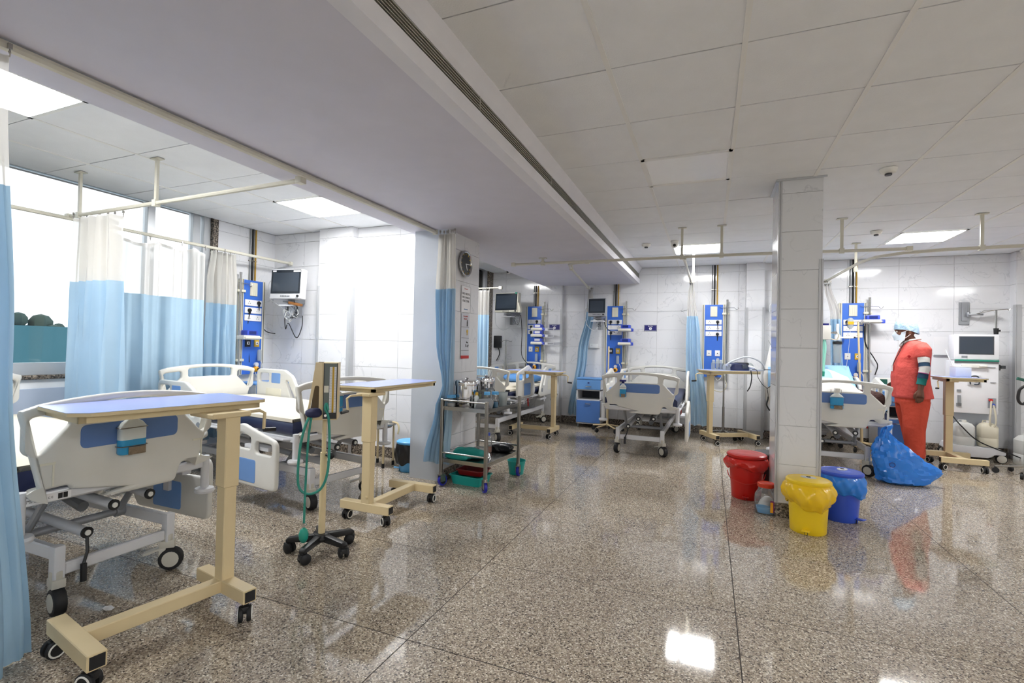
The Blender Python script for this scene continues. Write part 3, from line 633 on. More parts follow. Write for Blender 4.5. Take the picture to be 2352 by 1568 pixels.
# manufacturer's marks on the nearest bed
bm_ = thing('frame_sticker', 'white maker sticker with black symbols on the frame of the nearest bed', 'sticker', (-2.685, 1.20, .556), PI/2)
part(bm_, 'backing', MB().bx(-.11, .11, -.003, .0, -.017, .017).mesh('backing', 'sign_white', smooth=False))
part(bm_, 'factory_symbol', MB().prism([(-.10, -.012), (-.068, -.012), (-.068, .014), (-.073, .014), (-.073, .0), (-.08, -.004), (-.083, .001), (-.09, -.004), (-.093, .001), (-.10, -.004)], -.0045, -.003).mesh('factory_symbol', 'ink_black', smooth=False))
part(bm_, 'small_print', text_mesh('small_print', 'ISO 13485  2200 x 970\nLOT   SN   230 kg', .008, 'ink_black', .0003), (-.03, -.0035, 0), (PI/2, 0, 0)); part(bm_, 'ce_mark', text_mesh('ce_mark', 'C E', .013, 'ink_black', .0003), (.035, -.0035, 0), (PI/2, 0, 0))
part(bm_, 'manual_symbol', MB().bx(.062, .078, -.0042, -.003, -.012, .012).bx(.081, .097, -.0042, -.003, -.012, .012).mesh('manual_symbol', 'ink_black', smooth=False))
hand_rub('white bottle with blue liquid hung on the nearest footboard by a wire holder', (-2.640, 1.53, .70), PI/2, False, fill=.42).scale = (1.55, 1.2, 1.12)
hand_rub('blue bottle hung on the footboard behind the second overbed table', (-2.675, 2.985, .735), math.radians(81.3), True, fill=.75, card=False).scale = (1.4, 1.3, 1.1)
hand_rub('spray bottle with dark blue trigger on the middle back bed footboard', (-.97, 6.0, .70), 0, True, 'navy_sign', fill=.62)
hand_rub('blue pump bottle hung on the footboard beside the tiled column', (1.245, 6.04, .70), 0, True, fill=.8).scale = (1.55, 1.3, 1.05)
for b_, sx, zt_ in ((bedC, -1, 1.40), (bedD, 1, 1.92)):
    dp = part(b_, 'drip_pole', MB().cyl((sx*.44, BL-.03, .56), (sx*.44, BL-.03, zt_), .010).mesh('drip_pole', 'steel'))
    part(dp, 'hook_bar', MB().tube([(sx*.44-.11, BL-.03, zt_-.01), (sx*.44-.10, BL-.03, zt_-.03), (sx*.44, BL-.03, zt_), (sx*.44+.10, BL-.03, zt_-.03), (sx*.44+.11, BL-.03, zt_-.01)], .004, 6).mesh('hook_bar', 'steel'))
# ================================================================== OVERBED TABLES
# local frame: column at the origin, base beam runs along +y to the far crossbar, top above the beam
def overbed_table(label, loc, rz, H=.97, top_y=(-.30, .62), top_x=(-.36, .08), beam=.62, crank='L', worn=True, cross=(-.2, .2), topm='laminate_blue', crank_dir=-1):
    t = thing('overbed_table', label, 'table', loc, rz, 'overbed tables')
    zb = .115
    for nm, y in (('near', 0), ('far', beam)):
        cb = part(t, 'crossbar', M(('obc', cross), lambda: MB().bx(cross[0], cross[1], -.03, .03, zb-.03, zb+.03).mesh('crossbar', 'beige_metal', bevel=.003, seg=1)), (0, y, 0))
        for x in cross:
            s_ = 1 if x > 0 else -1
            part(cb, 'bar_end', M(('obe', s_), lambda: MB().box((s_*.0005, 0, 0), (.004, .046, .046)).mesh('bar_end', 'black_plastic', smooth=False)), (x, 0, zb))
            c = part(t, 'caster', M('tcast', lambda: MB().cyl((0, 0, .06), (0, 0, .09), .012).box((0, .008, .055), (.03, .05, .03)).mesh('caster', 'black_plastic', bevel=.005)), (x-s_*.035, y, 0), (0, 0, random.uniform(-1.2, 1.2)))
            for q in (-1, 1):
                w = part(c, 'wheel', M(('twl', q), lambda: MB().lathe([(.008, q*.008), (.033, q*.008), (.035, q*.012), (.035, q*.022), (.031, q*.026), (.008, q*.026)], 18, (0, .014, .035), 'X').mesh('wheel', 'black_rubber')))
                part(w, 'wheel_ring', M(('twr', q), lambda: MB().tube([(q*.0262, .014+.026*math.cos(a*PI/9), .035+.026*math.sin(a*PI/9)) for a in range(18)], .0035, 6, True).mesh('wheel_ring', 'white_plastic')))
    part(t, 'base_beam', M(('obb', beam), lambda: MB().bx(-.03, .03, .02, beam-.02, zb-.027, zb+.027).mesh('base_beam', 'beige_metal', bevel=.003, seg=1)))
    part(t, 'lower_column', MB().bx(-.036, .036, -.028, .028, zb, .60).mesh('lower_column', 'beige_metal', bevel=.004, seg=1))
    part(t, 'upper_column', MB().bx(-.042, .042, -.034, .034, .575, H-.055).mesh('upper_column', 'beige_metal', bevel=.004, seg=1))
    part(t, 'bolt', M('obolt', lambda: MB().lathe([(.001, .006), (.009, .005), (.011, 0)], 10, axis='Y').mesh('bolt', 'beige_metal')), (.012, -.029, .19), (PI, 0, 0))
    part(t, 'top_bracket', MB().bx(-.06 if top_x[1] < .2 else -.05, .06 if top_x[1] < .2 else .16, -.08, .10, H-.065, H-.042).mesh('top_bracket', 'beige_metal', bevel=.004, seg=1))
    x0, x1, y0, y1 = top_x[0], top_x[1], top_y[0], top_y[1]
    part(t, 'top_frame', MB().bx(x0+.03, x1-.03, y0+.03, y0+.055, H-.044, H-.016).bx(x0+.03, x1-.03, y1-.055, y1-.03, H-.044, H-.016).bx(x0+.03, x0+.055, y0+.03, y1-.03, H-.044, H-.016).bx(x1-.055, x1-.03, y0+.03, y1-.03, H-.044, H-.016).mesh('top_frame', 'edge_beige', smooth=False))
    c_ = .06
    top = rpoly([(x0, y0, .05), (x1, y0, .012), (x1, y1-c_, .02), (x1-c_, y1, .02), (x0+c_, y1, .02), (x0, y1-c_, .02)], 4)
    part(t, 'top_board', MB().prism(top, H-.016, H-.0015, 'Z').mesh('top_board', 'edge_beige', smooth=False)); part(t, 'top_laminate', MB().prism(top, H-.0015, H, 'Z').mesh('top_laminate', topm, smooth=False))
    s_ = crank_dir
    ck = part(t, 'crank', MB().tube([(.0, -.02, H-.054), (.03*s_, -.14*1.2, H-.054), (.035*s_, -.165*1.2, H-.07), (.03*s_, -.16*1.2, H-.15)], .008, 8).mesh('crank', 'beige_metal'))
    part(ck, 'crank_knob', MB().tube([(.03*s_, -.16*1.2, H-.155), (.03*s_, -.255, H-.16)], .011, 8).mesh('crank_knob', 'black_plastic'))
    return t
# (rz turns +y of the table towards its far crossbar)
T1 = overbed_table('cream overbed table with blue top standing in front at the left', (-2.12, 1.65, 0), math.radians(170), .968, (-.22, .57), (.04, .50), .55, cross=(-.22, .2), crank_dir=1)
T2 = overbed_table('cream overbed table beside the blood pressure stand, crossbars towards the grey panel', (-2.23, 2.83, 0), 0, .965, (-.03, .86), (-.32, .06), .58, cross=(-.22, .2), crank_dir=-1)
T3 = overbed_table('cream overbed table beside the far alcove bed, column on the right', (-2.06, 6.70, 0), math.radians(88), .945, (-.14, .66), (-.30, .10), .58, cross=(-.2, .2), crank_dir=1)
T4 = overbed_table('cream overbed table holding the breathing device at the back wall', (.015, 7.34, 0), math.radians(-62), 1.02, (-.12, .66), (-.20, .20), .58, cross=(-.24, .22), crank_dir=-1)
T5 = overbed_table('cream overbed table between the man and the dialysis machine', (2.65, 7.36, 0), PI, 1.04, (-.08, .38), (-.24, .17), .42, cross=(-.2, .22), crank_dir=1)
# ================================================================== CURTAIN RAILS AND CURTAINS
def rail(label, pts, z, hangers=(), r=.016, zs=None, ends=True):
    t = thing('curtain_rail', label, 'curtain rail', (pts[0][0], pts[0][1], 0))
    o = Vector((pts[0][0], pts[0][1], 0))
    P3 = [Vector((p[0], p[1], z if zs is None else zs[i]))-o for i, p in enumerate(pts)]
    part(t, 'rail', MB().tube(P3, r, 8).mesh('rail', 'rail_cream'))
    for i, (x, y, zt) in enumerate(hangers):
        zr = z if zs is None else zs[0]+(zs[-1]-zs[0])*((x-pts[0][0])/(pts[-1][0]-pts[0][0]+1e-9))
        part(t, 'hanger', MB().bx(-.013, .013, -.009, .009, zr, zt).box((0, 0, zt-.004), (.09, .05, .006)).box((0, 0, zr), (.04, .04, .05)).mesh('hanger', 'rail_cream', smooth=False), (x-o.x, y-o.y, 0))
    if ends:
        for p in (P3[0], P3[-1]): part(t, 'end_bracket', MB().box(p, (.05, .05, .045)).mesh('end_bracket', 'rail_cream', bevel=.005))
    return t
rail('cream curtain rail fixed along the underside of the bulkhead', [(-2.46, -1.3), (-2.43, 4.0)], BULK-.022, r=.02)
rail('cream curtain rail crossing the near alcove from the bulkhead to the window side', [(-2.46, 2.37), (-4.93, 2.33)], 2.3, [(-3.86, 2.35, CEIL), (-4.80, 2.335, CEIL)], zs=[2.31, 2.265])
rail('cream curtain rail running along the near window', [(-5.0, -.5), (-4.86, 4.565)], 2.25)
rail('long cream curtain rail across the hall in front of the back beds', [(-2.28, 5.60), (-1.0, 5.62), (.3, 5.63), (1.76, 5.75)], 2.30, [(-.30, 5.63, CEIL), (.10, 5.635, CEIL), (1.20, 5.70, CEIL), (-1.9, 5.61, BULK)])
rail('cream curtain rail curving back to the wall beside the middle monitor', [(-1.36, 5.66), (-1.52, 5.69), (-1.62, 5.80), (-1.66, 6.0), (-1.90, 8.0)], 2.30, [(-1.66, 6.05, BULK)])
rail('short cream curtain rail running back between the middle and right beds', [(-.28, 5.68), (-.275, 7.6)], 2.30, [(-.22, 6.95, CEIL)])
rail('cream curtain rail curving to the right of the column towards the right wall', [(1.50, 7.95), (1.53, 6.5), (1.60, 6.15), (1.78, 5.96), (2.1, 5.88), (5.5, 5.72)], 2.30, [(2.35, 5.87, CEIL), (1.62, 7.0, CEIL)])
def curtain(label, p0, p1, zt, zs, zb, folds, amp, shape=(), net='mesh_net', blue='curtain_blue', sag=0., nu=None, seed=1, hooks=True):
    """p0, p1: ends of the header on the rail; shape: (z, along shift, width factor, across shift) from top to bottom"""
    rnd = random.Random(seed); p0, p1 = Vector(p0), Vector(p1); d = p1-p0; L = d.length; d.normalize(); nrm = Vector((-d.y, d.x)); c = (p0+p1)/2
    t = thing('curtain', label, 'curtain', (c.x, c.y, 0))
    sh = sorted(list(shape) or [(zt, 0, 1, 0)], key=lambda q: -q[0])
    ph = [rnd.uniform(0, 6.28) for _ in range(6)]
    def at(z):
        if z >= sh[0][0]: return sh[0][1:]
        for a, b in zip(sh[:-1], sh[1:]):
            if z >= b[0]:
                w = (a[0]-z)/(a[0]-b[0]); w = w*w*(3-2*w); return tuple(a[i]*(1-w)+b[i]*w for i in (1, 2, 3))
        return sh[-1][1:]
    def pos(u, z):
        s_, f, ac = at(z); k = (zt-z)/(zt-zb)
        uu = u+.012*math.sin(9*u+ph[0]+2*k)
        x = (uu-.5)*L*f+s_
        n_ = amp*(.75+.35*k)*math.sin(2*PI*folds*uu+ph[1]+.5*math.sin(3*k+ph[2]))+.45*amp*math.sin(2*PI*folds*2.3*uu+ph[3]+k)+.2*amp*math.sin(2*PI*folds*5.1*uu+ph[2]-2*k)+ac
        q = d*x+nrm*n_; return q
    nu = nu or max(40, int(folds*18))
    def surf(za, zc, nv, wav=0, sag=0):
        m_ = MB()
        def fn(u, v):
            z = za+(zc-za)*v
            if sag and v < .3: z -= sag*abs(math.sin(PI*folds*.8*u+ph[4]))*(1-v/.3)
            if wav and v > .9: z += wav*math.sin(2*PI*folds*u+ph[5])*(v-.9)*10
            q = pos(u, z); return (q.x, q.y, z)
        return m_.grid(fn, nu, nv)
    part(t, 'net_top', surf(zt, zs, 8, 0, sag).mesh('net_top', net, angle=80), label='white open-mesh top')
    part(t, 'cloth', surf(zs, zb, 18, .012).mesh('cloth', blue, angle=80), label='light blue cloth')
    m_ = MB()
    m_.grid(lambda u, v: (lambda q: (q.x+nrm.x*.003, q.y+nrm.y*.003, zt+.004-.03*v-(sag*abs(math.sin(PI*folds*.8*u+ph[4])) if sag else 0)))(pos(u, zt-.03*v)), nu, 1)
    part(t, 'header_tape', m_.mesh('header_tape', 'wall_white', angle=80))
    if hooks:
        nh = max(4, int(folds*1.2))
        for k in range(nh+1):
            q = pos(k/nh, zt)
            part(t, 'hook', M('hook', lambda: MB().tube([(0, 0, 0), (.006, 0, .015), (0, 0, .03), (-.006, 0, .022), (0, 0, .012)], .0022, 5).box((0, 0, .04), (.012, .012, .02)).mesh('hook', 'steel_dull')), (q.x, q.y, zt-.005))
    return t
curtain('blue and white curtain at the left edge, nearest to the camera', (-2.46, .06), (-2.44, .93), 2.30, 1.825, .015, 5, .055, [(2.3, .025, 1, 0), (1.2, .06, 1.06, .0), (0, .095, 1.15, -.01)], 'mesh_net_cream', 'curtain_front', seed=3)
curtain('gathered blue curtain hanging on the cross rail beside the near window', (-4.80, 2.345), (-4.32, 2.345), 2.235, 1.72, .25, 4.5, .05, [(2.3, 0, .98, 0), (1.6, 0, 1.08, 0), (.3, 0, 1.2, 0)], 'mesh_net_cream', seed=5)
curtain('wide flat blue curtain stretched along the near window', (-4.925, 2.44), (-4.885, 3.48), 2.205, 1.685, .25, 4, .028, [(2.2, 0, 1, 0), (.3, 0, 1.02, 0)], sag=.05, seed=8)
curtain('narrow bunched blue curtain next to the first blue wall panel', (-4.885, 3.50), (-4.875, 3.86), 2.215, 1.665, .25, 4, .045, [(2.2, 0, .8, 0), (1.9, 0, 1, 0), (.3, 0, 1.05, 0)], 'mesh_net_cream', seed=9)
curtain('blue curtain tied in front of the pillar with the clock', (-2.345, 3.93), (-2.165, 3.905), 2.295, 1.79, .19, 5.5, .030, [(2.3, 0, .95, 0), (1.75, 0, 1.15, 0), (1.3, .01, 1.0, 0), (.90, .045, .48, 0), (.7, .0, .85, 0), (.2, -.075, 1.4, 0)], 'mesh_net_cream', seed=12)
curtain('slanting gathered blue curtain beside the small blue cabinet', (-1.92, 8.06), (-1.82, 8.06), 2.26, 1.90, .16, 2.5, .035, [(2.26, 0, .7, 0), (1.9, 0, 1.3, 0), (1.2, -.12, 1.7, 0), (.16, -.26, 2.0, 0)], seed=15)
curtain('blue curtain bunched at the right side of the middle back bed', (-.31, 7.62), (-.21, 7.62), 2.275, 1.79, .2, 2.5, .035, [(2.25, 0, .6, 0), (2.1, 0, 1.0, 0), (1.5, .03, 1.9, 0), (.2, .1, 3.0, 0)], seed=17)
curtain('pale curtain drawn into the corner behind the patient bed', (1.45, 7.90), (1.56, 7.90), 2.25, 1.76, .5, 2.5, .025, [(2.25, 0, .8, 0), (1.8, .1, 1.2, 0), (.5, .14, 1.6, 0)], seed=19)
rail('steel rod carrying the curtain in the far alcove', [(-3.56, 7.0), (-3.06, 7.0)], 2.205, r=.011)
curtain('blue curtain hanging from the steel rod in the far alcove', (-3.50, 7.0), (-3.25, 7.0), 2.165, 1.78, .35, 3, .03, [(2.2, 0, 1, 0), (.3, 0, 1.05, 0)], seed=21)
sp = solo('screen_post', MB().cyl((0, 0, 0), (0, 0, 2.21), .012).lathe([(.12, 0), (.12, .015), (.02, .03), (.001, .03)], 16).mesh('screen_post', 'steel'), 'slim steel post of the screen in the far alcove', 'post', (-3.535, 6.98, 0))
# ================================================================== BED-HEAD SERVICE PANELS, MONITORS, PUMPS
def socket_me():
    m_ = MB().bx(-.115, .115, -.012, 0, 0, .072).mesh('socket_plate', 'sign_white', bevel=.003, seg=1); return m_
def holes_me(): return MB().box((0, -.0125, .012), (.007, .002, .010)).box((-.013, -.0125, -.010), (.007, .002, .007)).box((.013, -.0125, -.010), (.007, .002, .007)).mesh('socket_holes', 'black_plastic', smooth=False)
def tower(label, loc, rz, side=1, ztop=CEIL, plugs=(), reg=True, z0=.88, z1=2.0, outlets=('white_plastic', 'plate_yellow')):
    t = thing('service_panel', label, 'service panel', loc, rz, 'blue bed-head service panels')
    part(t, 'housing', MB().bx(-.135, .135, -.05, 0, z0, z1).mesh('housing', 'tower_cream', smooth=False))
    for s_ in (-1, 1):
        e_ = part(t, 'side_extrusion', M(('sx', s_), lambda: MB().bx(-.018, .018, -.062, 0, z0-.01, z1+.005).mesh('side_extrusion', 'tower_cream', bevel=.004, seg=1)), (s_*.148, 0, 0))
        part(e_, 'groove', M('sxg', lambda: MB().bx(-.004, .004, -.0635, -.06, z0, z1).mesh('groove', 'dark_grey', smooth=False)))
    part(t, 'blue_panel', M('bp1', lambda: MB().bx(-.13, .13, -.057, -.048, 1.775, z1).mesh('blue_panel', 'tower_blue', smooth=False)))
    part(t, 'blue_panel', M('bp2', lambda: MB().bx(-.13, .13, -.057, -.048, z0, 1.505).mesh('blue_panel', 'tower_blue', smooth=False)))
    part(t, 'blue_strip', M('bp3', lambda: MB().bx(-.13, .13, -.056, -.048, 1.505, 1.775).mesh('blue_strip', 'tower_blue', smooth=False)))
    for z in (1.695, 1.605, 1.515):
        sp_ = part(t, 'socket_plate', M('spl', socket_me), (0, -.056, z))
        for x in (-.06, .06): part(sp_, 'socket_holes', M('sho', holes_me), (x, 0, .038))
    vc = part(t, 'vent_cover', M('vc', lambda: MB().bx(-.05, .05, -.068, -.056, 1.815, 1.975).mesh('vent_cover', 'tower_cream', bevel=.003, seg=1)))
    for x in (-.025, 0, .025): part(vc, 'vent_rib', M('vcr', lambda: MB().bx(-.005, .005, -.071, -.067, 1.82, 1.97).mesh('vent_rib', 'cream_plastic', smooth=False)), (x, 0, 0))
    for x, c_ in ((-.06, outlets[0]), (.06, outlets[1])):
        g = part(t, 'gas_outlet', M(('go', c_), lambda: MB().bx(-.035, .035, -.012, 0, -.045, .045).mesh('gas_outlet', c_, bevel=.003, seg=1)), (x, -.056, 1.25 if reg else 1.29))
        part(g, 'outlet_ring', M('gor', lambda: MB().box((0, -.014, 0), (.036, .005, .036)).mesh('outlet_ring', 'sign_white', bevel=.002)))
        part(g, 'outlet_hole', M('goh', lambda: MB().cyl((0, -.016, 0), (0, -.019, 0), .008).mesh('outlet_hole', 'black_plastic')))
    # pole with clamps and drip hooks
    x = side*.19
    po = part(t, 'pole', M('tpo', lambda: MB().cyl((0, -.075, z0-.07), (0, -.075, z1+.05), .013).cyl((0, -.075, z1+.05), (0, -.075, z1+.075), .015).cyl((0, -.075, z0-.09), (0, -.075, z0-.07), .015).mesh('pole', 'steel')), (x, 0, 0))
    for z in (1.86, 1.05): part(po, 'pole_clamp', M(('tcl', side), lambda: MB().box((-side*.02, -.05, 0), (.10, .06, .03)).mesh('pole_clamp', 'tower_cream', bevel=.004)), (0, 0, z))
    part(po, 'drip_hook', M('dhk', lambda: MB().tube([(-.11, -.08, .015), (-.09, -.08, 0), (.1, -.08, 0), (.115, -.08, -.02), (.13, -.08, -.03), (.148, -.08, -.02), (.155, -.08, 0)], .0035, 6).mesh('drip_hook', 'steel')), (0, 0, 1.95))
    # supply pipes up to the ceiling
    for dx, r, c_ in ((-.03, .007, 'pipe_grey'), (.005, .012, 'pipe_black'), (.045, .010, 'pipe_yellow')):
        pp = part(t, 'supply_pipe', MB().cyl((dx, -.022, z1), (dx, -.022, ztop), r, n=10).mesh('supply_pipe', c_))
        part(pp, 'pipe_clip', M(('pcl', r), lambda: MB().box((0, -.015, 0), (.03, .03, .012)).mesh('pipe_clip', 'steel_dull', smooth=False)), (dx, 0, z1+.24))
    for px_, pz, path in plugs:
        pl = part(t, 'plug', M('plg', lambda: MB().lathe([(.022, 0), (.024, .012), (.014, .03), (.001, .032)], 14, axis='Y').box((0, .01, -.025), (.016, .02, .03)).mesh('plug', 'black_plastic')), (px_, -.068, pz), (0, 0, PI))
        if path:
            part(pl, 'cable', MB().tube(catmull([(0, .012, -.035)]+[(-a, b, c) for a, b, c in path], 6), .0055, 6).mesh('cable', 'hose_black'))
    if reg:
        r_ = part(t, 'regulator', M('rg', lambda: MB().ball((0, -.10, 0), .036, 14, 10).cyl((0, -.06, 0), (0, -.14, 0), .02).mesh('regulator', 'reg_yellow')), (.03, 0, z0+.06), label='yellow suction regulator')
        part(r_, 'gauge', M('rgg', lambda: MB().cyl((0, -.09, .055), (0, -.115, .055), .026).mesh('gauge', 'white_metal'))); part(r_, 'knob', M('rgk', lambda: MB().cyl((0, -.14, 0), (0, -.155, 0), .016).mesh('knob', 'black_plastic')))
        part(r_, 'suction_jar', M('rgj', lambda: MB().lathe([(.022, .10), (.024, .11), (.024, .22), (.015, .235), (.001, .236)], 14, (.035, -.11, 0)).mesh('suction_jar', 'frosted')))
        part(r_, 'hose', M('rgh', lambda: MB().tube(catmull([(.06, -.1, .1), (.09, -.1, .03), (.085, -.1, -.06), (.03, -.1, -.10), (-.02, -.1, -.02)], 6), .006, 6).mesh('hose', 'cable_white')))
    return t
def pump(label, loc, rz, screen='screen_blue', body='white_plastic', group='infusion pumps', arm=True, m=1):
    t = thing('infusion_pump', label, 'infusion pump', loc, rz, group)
    part(t, 'body', M(('pb', body), lambda: MB().bx(-.13, .09, -.075, .05, 0, .05).mesh('body', body, bevel=.008)))
    h = part(t, 'display_head', M(('ph', body), lambda: MB().bx(-.085, .065, -.07, .04, .05, .11).mesh('display_head', 'pump_blue' if screen != 'sign_white' else body, bevel=.012)))
    part(h, 'screen', M(('psn', screen), lambda: MB().bx(-.06, .035, -.0725, -.068, .062, .10).mesh('screen', screen, smooth=False)))
    part(t, 'syringe_cradle', M('psc', lambda: MB().bx(-.125, .10, -.095, -.07, .012, .035).mesh('syringe_cradle', 'cream_plastic', bevel=.004)))
    if arm:
        part(t, 'plunger_block', M('pbl', lambda: MB().box((.095, -.065, .025), (.04, .06, .05)).mesh('plunger_block', 'pump_blue', bevel=.006)))
        part(t, 'plunger_arm', M('par', lambda: MB().tube([(.11, -.065, .042), (.27, -.065, .042), (.275, -.065, .036), (.275, -.065, .004), (.27, -.065, 0), (.11, -.065, 0)], .0045, 6).box((.15, -.065, .02), (.05, .012, .03)).mesh('plunger_arm', 'white_metal')))
    part(t, 'pole_grip', M('pgr', lambda: MB().box((.02, .07, .03), (.06, .05, .05)).mesh('pole_grip', 'dark_grey', bevel=.004)))
    return t
def monitor(label, loc, rz, W, H, frame, chin=.16, strip=None, tilt=.0, knob='R', rack=True, wall=.2):
    t = thing('patient_monitor', label, 'monitor', loc, rz, 'wall-mounted patient monitors')
    R_ = Matrix.Rotation(tilt, 3, 'X')
    def B(x0, x1, y0, y1, z0, z1, m_, name, bev=0, par=None):
        me = MB().bx(x0, x1, y0, y1, z0, z1).mesh(name, m_, bevel=bev); return part(par or t, name, me, (0, 0, 0), (tilt, 0, 0))
    c = H*chin
    B(-W/2, W/2, -.10, 0, -H/2, H/2, frame, 'casing', .012)
    b = B(-W/2+.012, W/2-.012, -.103, -.098, -H/2+c, H/2-.012, 'screen_dark', 'bezel')
    B(-W/2+.035, W/2-.035, -.105, -.102, -H/2+c+.025, H/2-.045, 'screen_grey', 'screen')
    if strip: B(-W/2+.03, -W/2+.075, -.1055, -.1025, H/2-.034, H/2-.018, 'sign_white', 'sticker'); B(W/2-.11, W/2-.015, -.1055, -.1025, H/2-.038, H/2-.02, 'sign_white', 'sticker')
    m_ = MB()
    for k in range(6): m_.box((-.055+.022*k, -.1015, -H/2+c*.5), (.014, .004, .010))
    part(t, 'keys', m_.mesh('keys', 'dark_grey', smooth=False), None, (tilt, 0, 0), kind='stuff')
    part(t, 'dial', MB().lathe([(.014, 0), (.013, .014), (.001, .015)], 16, axis='Y').mesh('dial', 'black_plastic'), R_ @ Vector(((W/2-.035)*(1 if knob == 'R' else -1), -.115, -H/2+c*.5)), (tilt, 0, 0))
    br = part(t, 'wall_bracket', MB().bx(-.05, .05, .0, .10, -H/2-.05, -H/2+.05).bx(-.07, .07, -.06, .04, -H/2-.03, -H/2-.012).bx(-.03, .03, .09, .16, -H/2-.20, -H/2+.10).bx(-.025, .025, .10, wall, -H/2-.03, -H/2+.03).mesh('wall_bracket', 'alu_grey', bevel=.004, seg=1))
    if rack: part(br, 'probe_shelf', MB().bx(-.10, .10, -.08, .03, -H/2-.075, -H/2-.06).mesh('probe_shelf', 'white_metal', smooth=False))
    return t
def cable_bundle(par, c, r, n, seed, cols=('cable_white', 'hose_grey', 'grey_plastic', 'hose_black')):
    rnd = random.Random(seed)
    for k in range(n):
        cx, cz = c[0]+rnd.uniform(-.6, .6)*r, c[2]+rnd.uniform(-.5, .5)*r; rr = r*rnd.uniform(.35, 1); pts = []; ph = rnd.uniform(0, 6)
        for q in range(10):
            a = ph+q*2*PI/10*rnd.uniform(.95, 1.05); pts.append((cx+rr*.6*math.cos(a), c[1]+rnd.uniform(-.03, .03), cz+rr*math.sin(a)))
        part(par, 'coiled_lead', MB().tube(catmull(pts, 3), rnd.choice((.0035, .0045)), 5).mesh('coiled_lead', cols[k % len(cols)]))
# near alcove
tw1 = tower('blue service panel on the near window wall by the corner', (XW, 4.235, 0), PI/2, -1, CEIL, plugs=[(.065, 1.735, [(.05, -.03, -.20), (.13, -.02, -.33), (.24, .02, -.36)]), (-.06, 1.64, [(0, -.02, -.2), (.02, -.02, -.42), (.03, -.01, -.62)])], outlets=('black_plastic', 'plate_yellow'))
pump('infusion pump on the first service panel of the near alcove', (XW+.10, 4.16, 1.29), PI/2, 'screen_blue', 'white_plastic', arm=False)
mon1 = monitor('dark screen patient monitor in the corner of the near alcove', (-4.60, 4.34, 1.945), math.radians(8), .42, .35, 'white_metal', .17, True, tilt=-.06, wall=.22)
cable_bundle(mon1, (.03, -.03, -.33), .10, 9, 4); part(mon1, 'power_cable', MB().tube(catmull([(.0, 0, -.2), (-.06, -.02, -.35), (-.05, -.02, -.52), (-.02, -.01, -.45), (.1, -.02, -.62), (.17, -.02, -.5), (.16, 0, -.36)], 6), .0055, 6).mesh('power_cable', 'hose_black'))
part(mon1, 'side_lead', MB().tube(catmull([(-.21, -.03, .08), (-.28, -.04, .02), (-.25, -.06, -.15), (-.12, -.05, -.25), (0, -.04, -.32)], 6), .004, 6).mesh('side_lead', 'cable_white')); part(mon1, 'probe_box', MB().box((.10, -.05, -.225), (.14, .08, .03), Matrix.Rotation(.2, 3, 'Y')).mesh('probe_box', 'wood', bevel=.004))
# far alcove
tower('blue service panel in the far alcove carrying three pumps', (-2.855, YA, 0), 0, 1, BULK, plugs=[(-.055, 1.64, [(0, -.02, -.15), (.03, -.02, -.3)]), (-.055, 1.55, [(.03, -.02, -.12), (.06, -.02, -.3)]), (.05, 1.735, None)])
for k, (z, s_) in enumerate(((1.60, 'sign_white'), (1.49, 'paper'), (1.36, 'poster_grey'))):
    pump(['top of the three stacked pumps in the far alcove, white lit screen', 'middle of the three stacked pumps in the far alcove', 'lowest of the three stacked pumps in the far alcove'][k], (-2.73, YA-.15, z-.03), 0, s_, 'white_plastic', 'stacked pumps in the far alcove')
mon2 = monitor('cream patient monitor hung in the far alcove beside the window', (-3.21, 7.72, 2.03), math.radians(-8), .45, .33, 'cream_plastic', .10, None, tilt=-.06, rack=True, wall=.37)
part(mon2, 'control_wing', MB().prism(rpoly([(.22, -.17, .02), (.275, -.165, .03), (.27, -.10, .03), (.235, .0, .02), (.22, .0, .01)], 4), -.09, -.02).mesh('control_wing', 'cream_plastic', bevel=.004)); part(mon2, 'badge', MB().box((.195, -.1, .158), (.035, .02, .03)).mesh('badge', 'dial_teal', bevel=.003))
cable_bundle(mon2, (.14, .02, -.33), .085, 6, 8, ('grey_plastic', 'hose_grey', 'dark_grey')); part(mon2, 'hanging_cable', MB().tube(catmull([(-.20, 0, .0), (-.27, 0, -.1), (-.26, 0, -.35), (-.12, 0, -.46), (.05, 0, -.40)], 6), .005, 6).mesh('hanging_cable', 'hose_grey'))
part(mon2, 'power_cable', MB().tube(catmull([(.18, .1, -.2), (.2, .12, -.5), (.18, .15, -.85), (.24, .2, -1.0), (.33, .25, -1.06)], 6), .006, 6).mesh('power_cable', 'hose_black'))
bb = thing('wall_meter', 'small black box with a cable on the wall by the far alcove window', 'box', (-3.555, YA-.01, 1.37)); part(bb, 'casing', MB().bx(-.07, .07, -.07, 0, -.11, .11).mesh('casing', 'black_plastic', bevel=.012)); part(bb, 'cable', MB().tube(catmull([(.02, -.04, -.11), (.04, -.04, -.22), (-.02, -.03, -.34)], 5), .008, 6).mesh('cable', 'hose_black'))
